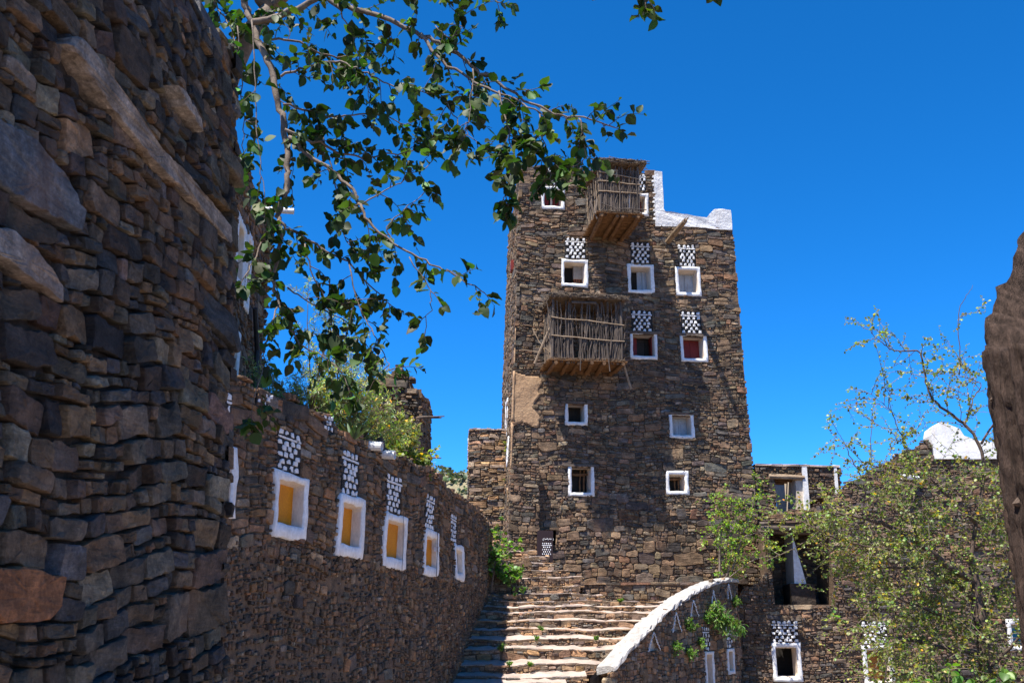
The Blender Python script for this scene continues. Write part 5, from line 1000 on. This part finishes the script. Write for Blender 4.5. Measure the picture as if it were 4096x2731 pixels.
def tree(root, limbs, rng, mats, shape, spacing, tw_len, n_leaf, size, droop, singles=0, tw_r=.004, spread=.3, yellow=.03, sub=0, up=0.0, trunk_first=True, side=1.0, twig_mat='bark_pale'):
    bark, leafm = mats; TW = MB(); P, D, N, S = [], [], [], []
    def twig(p, d, L, k, depth=0):
        m = 5; pts = [p]; q = p.copy(); dd = d / np.linalg.norm(d)
        for i in range(m - 1):
            dd = dd + rng.normal(0, .16, 3) + np.array([0, 0, -droop + up]) * .35; dd /= np.linalg.norm(dd); q = q + dd * L / (m - 1); pts.append(q)
        pts = np.array(pts); V, F = tube(pts, np.linspace(tw_r, tw_r * .45, m) * (1 if depth == 0 else .65), 4, cap=False); TW.add(V, F)
        for i in range(k):
            t = (i + rng.uniform(.2, 1)) / k; t = .12 + .88 * t; f = t * (m - 1); j = min(int(f), m - 2); b = pts[j] + (pts[j + 1] - pts[j]) * (f - j); tn = pts[j + 1] - pts[j]; tn /= np.linalg.norm(tn)
            r_ = rng.normal(0, 1, 3); r_ -= tn * np.dot(r_, tn); r_ /= np.linalg.norm(r_) + 1e-9; dl = tn * .5 + r_ * .9 + np.array([0, 0, -droop]) + rng.normal(0, .2, 3)
            P.append(b + r_ * tw_r); D.append(dl); N.append(np.array([0, 0, 1.0]) + rng.normal(0, .55, 3)); S.append(rng.uniform(*size))
        if depth < sub:
            for _ in range(rng.integers(2, 4)):
                j = rng.integers(1, m); r_ = rng.normal(0, 1, 3); twig(pts[j].copy(), dd * .7 + r_ * .8, L * rng.uniform(.4, .7), max(2, int(k * .6)), depth + 1)
    for li, (pts, r0, r1, dens) in enumerate(limbs):
        path = smooth_path(pts, 4); path = path + np.r_[np.zeros((1, 3)), rng.normal(0, .006 + r0 * .06, (len(path) - 1, 3))]; n = len(path)
        V, F = tube(path, np.linspace(r0, r1, n), 8 if r0 > .01 else 5, rough=.06, rng=rng); mesh_obj('trunk' if li == 0 and trunk_first else 'branch', V, F, bark, root, smooth=True)
        seg = np.linalg.norm(np.diff(path, axis=0), axis=1); Lt = seg.sum(); s = 0; cum = np.r_[0, np.cumsum(seg)]
        while s < Lt:
            s += spacing / max(dens, .05) * rng.uniform(.5, 1.5)
            if s > Lt: break
            j = min(np.searchsorted(cum, s) - 1, n - 2); p = path[j] + (path[j + 1] - path[j]) * (s - cum[j]) / (seg[j] + 1e-9); tn = (path[j + 1] - path[j]) / (seg[j] + 1e-9)
            r_ = rng.normal(0, 1, 3); r_ -= tn * np.dot(r_, tn); d = tn * .6 + r_ / np.linalg.norm(r_) * side + np.array([0, 0, up])
            twig(p.copy(), d, rng.uniform(*tw_len), int(rng.integers(*n_leaf)))
        if dens > .3: twig(path[-1].copy(), path[-1] - path[-2], tw_len[0], int(rng.integers(*n_leaf)))
    TW.build('twigs', twig_mat, root, kind='stuff')
    P, D, N, S = map(np.array, (P, D, N, S)); V, F = place_leaves(shape, P, D, N, S, rng); C = leaf_cols(rng, len(P), spread, yellow)
    o = np.argsort(-S); 
    for i in o[:singles]: mesh_obj('leaf', V[i], [tuple(f) for f in F], leafm, root, np.tile(C[i], (V.shape[1], 1)), True)
    if len(o) > singles: leaf_mass('leaves' if not singles else 'foliage', V[o[singles:]], F, leafm, root, C[o[singles:]], kind='stuff')
    return len(P)
# fig tree standing behind the near wall, its limbs hanging over the lane
fig = thing('fig_tree', (-2.75, 6.6, 0), 'leafy tree with dark oval leaves hanging in from the top left', 'tree')
FIGALL = [([(-2.75, 6.6, -.1), (-2.72, 6.6, 1.5), (-2.62, 6.55, 3.0), (-2.4, 6.5, 4.2), (-2.1, 6.4, 5.2), (-1.75, 6.3, 5.85)], .16, .06, .05), ([(-1.75, 6.3, 5.85), FIG[0][0][0]], .06, .034, .3), ([(-1.75, 6.3, 5.85), (-1.0, 6.0, 6.3), (-.2, 5.7, 6.2), (.2, 5.5, 5.9), (.75, 5.3, 5.62)], .04, .008, .6), ([(.2, 5.5, 5.9), (.8, 5.4, 5.8), (1.15, 5.35, 5.62)], .01, .004, .8), ([(.75, 5.3, 5.62), (.8, 5.3, 5.4), (.81, 5.3, 5.22)], .004, .0025, 1.0), ([(1.15, 5.35, 5.62), (1.2, 5.3, 5.42), (1.22, 5.3, 5.36)], .004, .0025, .8), ([(.2, 5.5, 5.9), (.4, 5.35, 5.6), (.435, 5.3, 5.34)], .004, .0025, .8)] + FIG
print('fig leaves', tree(fig, FIGALL, np.random.default_rng(500), ('bark_pale', 'leaf_fig'), 'fig', .10, (.10, .30), (6, 11), (.030, .094), .35, singles=300, tw_r=.0032, spread=.45, yellow=.025, side=.9, twig_mat='bark_dark'))
# thorn tree in front of the right house
thorn = thing('thorn_tree', (7.3, 15, 0), 'sparse thorny tree with tiny olive leaves in front of the right house', 'tree')
print('thorn', tree(thorn, THORN, np.random.default_rng(510), ('bark_dark', 'leaf_olive'), 'round', .092, (.35, .95), (11, 22), (.024, .05), .12, singles=0, tw_r=.006, spread=.35, yellow=.015, sub=1, side=1.0))
lime = thing('small_tree', (4.9, 24.75, 2.4), 'slender young tree with bright yellow-green leaves before the tower corner', 'tree')
print('lime', tree(lime, LIME, np.random.default_rng(520), ('bark_pale', 'leaf_lime'), 'ovate', .10, (.18, .45), (6, 12), (.036, .068), .1, tw_r=.004, spread=.25, yellow=.02, sub=1, trunk_first=False))
def bush(name, loc, label, cat, limbs, seed, mats, shape, spacing, tl, nl, size, droop=.1, group=None, **kw):
    t = thing(name, loc, label, cat, group); tree(t, limbs, np.random.default_rng(seed), mats, shape, spacing, tl, nl, size, droop, trunk_first=False, **kw); return t
def rays(c, r, n, seed, r0=.02, dens=1.0, upw=.5):
    g_ = np.random.default_rng(seed); out = []
    for _ in range(n):
        d = g_.normal(0, 1, 3); d /= np.linalg.norm(d); d[2] = d[2] * (1 - upw) + abs(d[2]) * upw + .1; e = np.array(c) + d * np.array(r) * g_.uniform(.7, 1.0); m = (np.array(c) + e) / 2 + g_.normal(0, .08, 3) * np.array(r)
        out.append(([tuple(c), tuple(m), tuple(e)], r0, .005, dens))
    return out
bush('climbing_bush', (-.45, 24.4, 2.2), 'round-leaved green bush growing where the steps meet the yellow-window house', 'bush', rays((-.30, 24.4, 2.95), (.62, .4, .95), 22, 1, .014, 1.0, .15) + [([(-.5, 24.5, 2.2), (-.4, 24.45, 2.95)], .025, .014, .4), ([(-.3, 24.4, 2.8), (.0, 24.3, 2.55), (.15, 24.2, 2.3)], .01, .004, 1.2)], 530, ('bark_pale', 'leaf_bush'), 'round', .11, (.12, .3), (5, 9), (.06, .10), .15, tw_r=.004, spread=.25, yellow=.0)
bush('roof_bush', (-2.9, 14.2, 3.8), 'pale feathery scrub on the roof behind the hanging leaves', 'bush', rays((-2.95, 14.3, 4.4), (1.0, .8, 1.35), 30, 2, .02, 1.0, .6) + rays((-2.45, 15.2, 4.3), (.9, .8, 1.15), 22, 3, .02, 1.0, .5) + [([(-2.9, 14.3, 4.3), (-3.0, 14.2, 5.4), (-3.05, 14.1, 6.2)], .015, .003, .4), ([(-2.8, 14.3, 4.3), (-2.85, 14.4, 5.3), (-2.75, 14.3, 6.0)], .015, .003, .4)], 540, ('bark_pale', 'leaf_scrub'), 'lance', .12, (.25, .55), (12, 24), (.045, .085), .05, tw_r=.005, spread=.4, yellow=.02, sub=1, up=.2)
bush('roof_bush', (-1.95, 16.8, 3.8), 'bright green shrub spilling over the house wall below the ruin', 'bush', rays((-2.2, 17.0, 4.15), (.7, .9, .8), 26, 4, .02, 1.0, .4) + rays((-1.95, 17.6, 4.0), (.4, .6, .45), 10, 5, .015, 1.0, .1), 541, ('bark_pale', 'leaf_olive'), 'ovate', .11, (.2, .5), (10, 20), (.05, .085), .1, tw_r=.005, spread=.35, yellow=.06, sub=1)
ag = thing('agave_plant', (-2.25, 13.6, 3.85), 'dark sword-leaved agave on the roof edge among the scrub', 'plant'); ar = np.random.default_rng(9)
for i in range(22):
    a_ = ar.uniform(0, 6.28); e_ = ar.uniform(.1, 1.2); d = np.array([math.cos(a_) * math.cos(e_), math.sin(a_) * math.cos(e_), math.sin(e_)]); V, F = place_leaves('sword', np.array([[-2.2, 13.6, 3.95]]) + d * .03, d[None], np.array([[0, 0, 1.0]]) + ar.normal(0, .2, (1, 3)), np.array([ar.uniform(.25, .42)]), ar); mesh_obj('leaf', V[0], F, 'leaf_agave', ag, np.tile(leaf_cols(ar, 1)[0], (V.shape[1], 1)), True)
def pa(s, z, o): return tuple(float(v) for v in pa_s(s, z, o))
c0 = np.array(pa(4.6, 1.9, .02))
bush('oleander_shrub', tuple(c0), 'long-leaved shrub hanging from the parapet above its slit windows', 'shrub', [([tuple(c0), tuple(c0 + np.array([.12, -.15, dz])), tuple(c0 + np.array([.2 + dx, -.25, dz - .35]))], .012, .004, 1.3) for dx, dz in ((0, .05), (.15, .0), (.3, -.05), (-.15, -.02), (.4, -.15), (.2, -.2), (.05, -.15))], 550, ('bark_pale', 'leaf_bush'), 'lance', .05, (.10, .24), (4, 8), (.10, .16), .5, tw_r=.004, spread=.3, yellow=0)
WEEDS = [((3.42, 1.40), 'tall bright weed on the parapet between the middle niches'), ((2.78, 1.02), 'drooping weed on the parapet below the second niche'), ((3.38, .92), 'dark round weed low on the parapet face'), ((3.92, 1.12), 'small weed on the parapet left of the slit windows'), ((4.32, 1.58), 'feathery weed on the parapet left of the long-leaved shrub'), ((5.85, 2.02), 'weed at the right end of the parapet')]
for i, ((s_, z_), lb) in enumerate(WEEDS):
    c0 = np.array(pa(s_, z_, .02)); g_ = np.random.default_rng(560 + i); bush('weed', tuple(c0), lb, 'weed', [([tuple(c0), tuple(c0 + np.array([.04, -.06, .02]) + g_.normal(0, .03, 3)), tuple(c0 + np.array([.06, -.09, -.05 + .12 * (i in (0, 4))]) + g_.normal(0, .07, 3))], .005, .002, 1.5) for _ in range(6)], 570 + i, ('bark_pale', 'leaf_bush'), 'ovate', .03, (.05, .12), (4, 9), (.022, .045), .15, tw_r=.0025, spread=.3, yellow=0, group='weeds on the parapet')
for i, ((x, y, z), sz, lb) in enumerate((((-.22, 21.25, 1.0), .4, 'leafy green weed on a step near the house wall'), ((.62, 22.1, 1.38), .18, 'small weed on the step edge in the middle of the stairs'), ((.52, 21.65, 1.19), .2, 'grassy weed on a lower step'), ((1.75, 21.6, 1.19), .15, 'tiny weed on the steps near the parapet'), ((2.55, 24.05, 2.0), .15, 'bright weed on the landing'), ((-.05, 20.5, .73), .2, 'small weed in the shaded corner of the bottom steps'), ((.35, 20.5, .73), .15, 'little weed on the lowest steps in sun'))):
    g_ = np.random.default_rng(590 + i); c0 = np.array((x, y - .05, z)); bush('weed', tuple(c0), lb, 'weed', [([tuple(c0), tuple(c0 + np.array([g_.normal(0, .05), -.03, .06]) * sz), tuple(c0 + np.array([g_.normal(0, .16), g_.normal(-.05, .06), g_.uniform(.08, .25)]) * sz)], .004, .002, 1.5) for _ in range(8)], 600 + i, ('bark_pale', 'leaf_bush'), 'ovate', .035, (.04 * sz + .015, .10 * sz + .02), (3, 6), (.018, .038), .1, tw_r=.002, spread=.3, yellow=.02, group='weeds on the steps')
for i, ((x, y, z), lb) in enumerate((((-.02, 27.9, 6.15), 'upper tuft growing from the joint of annex and tower'), ((-.02, 27.9, 5.35), 'lower tuft growing from the joint of annex and tower'))):
    c0 = np.array((x, y, z)); bush('wall_plant', tuple(c0), lb, 'plant', rays(c0, (.28, .25, .35), 9, 610 + i, .006, 1.0, .2), 620 + i, ('bark_pale', 'leaf_olive'), 'ovate', .06, (.1, .2), (5, 9), (.04, .07), .2, tw_r=.003, yellow=.1)
bush('broad_leaf_bush', (5.9, 13.6, 0), 'fresh green broad-leaved bush at the bottom right below the thorn tree', 'bush', rays((5.75, 13.6, .35), (.9, .5, .55), 16, 21, .02, 1.0, .5), 640, ('bark_pale', 'leaf_bush'), 'round', .12, (.15, .35), (5, 9), (.07, .13), .15, tw_r=.004, spread=.25, yellow=.02)
# far scrub on the hill
def hill_scrub():
    g_ = np.random.default_rng(650); n = len(HX); Vs = []; Cs = []
    for _ in range(1500):
        i, j = g_.integers(5, n - 5), g_.integers(2, n - 2); x = HX[i, j] + g_.uniform(-1.5, 1.5); y = HY[i, j] + g_.uniform(-1, 1); z = HZ[i, j]
        if not (-40 < x < 10): continue
        r = g_.uniform(.5, 1.5); k = 26; P = g_.normal(0, 1, (k, 3)); P /= np.linalg.norm(P, axis=1)[:, None]; P = P * r * g_.uniform(.5, 1, (k, 1)) * [1, 1, .8] + [x, y, z + r * .5]
        V, F = place_leaves('round', P, g_.normal(0, 1, (k, 3)), g_.normal(0, 1, (k, 3)), g_.uniform(.35, .7, k) * r, g_); Vs.append(V); Cs.append(leaf_cols(g_, k, .25) * math.exp(g_.normal(0, .25)))
    o = leaf_mass('hill_scrub', np.concatenate(Vs), F, 'leaf_hill', None, np.concatenate(Cs), kind='stuff'); o['label'] = 'low green scrub covering the far hillside'; o['category'] = 'scrub'
hill_scrub()
# broken dead trunk at the right edge
def stump():
    t = thing('dead_trunk', (2.395, 3.75, 0), 'thick broken dead tree trunk at the right edge, dark and fluted', 'trunk'); g_ = np.random.default_rng(660); n = 220; m = 120; V = []
    a = np.arange(n) * 2 * math.pi / n; fl = .012 * np.sin(a * 9 + 1) + .011 * np.sin(a * 21 + 2) + .008 * np.sin(a * 37) + .010 * np.sin(a * 5) + g_.normal(0, .004, n)
    for i in range(m):
        f = i / (m - 1); z0_ = f * 3.0
        rag = .10 * np.abs(np.sin(a * 4.3 + 1)) + .06 * np.abs(np.sin(a * 11)); top = 2.55 + np.minimum(1.7 * .485 * (1 + np.cos(a)), .75) + rag * .5
        z = -.05 + f * (top + .05); r = .485 + .05 * np.exp(-z * 3) + fl * (1 + .3 * np.sin(z * 2)) - .008 * np.sin(z * 1.7) + g_.normal(0, .0025, n) + .010 * np.abs(np.sin(a * 31 + .9 * np.sin(z * 4) + .5 * np.sin(z * 11))) - .012 * (np.abs(np.sin(a * 14 + .7 * np.sin(z * 2.3) + 1)) < .12) + .004 * np.sin(z * 40 + a * 20)
        V.append(np.stack([2.405 + r * np.cos(a), 3.75 + r * np.sin(a), z], 1))
    V.append(np.array([[2.45, 3.75, 2.6]])); V = np.vstack(V); F = [(i * n + j, i * n + (j + 1) % n, (i + 1) * n + (j + 1) % n, (i + 1) * n + j) for i in range(m - 1) for j in range(n)] + [((m - 1) * n + j, (m - 1) * n + (j + 1) % n, m * n) for j in range(n)]
    mesh_obj('trunk', V, F, 'trunk_bark', t, smooth=True)
    mb = MB()
    for k in range(16):
        an = math.pi + g_.normal(-.25, .2); z = g_.uniform(1.9, 2.5); p = np.array([2.405 + .468 * math.cos(an), 3.75 + .468 * math.sin(an), z]); V, F = tube([p + g_.normal(0, .008, 3), p + np.array([-.012, 0, .02]) + g_.normal(0, .01, 3), p + np.array([0, 0, .05])], [.012, .018, .006], 6, rough=.3, rng=g_); mb.add(V, F)
    mb.build('bark_flakes', 'bark_dark', t, kind='stuff')
stump()
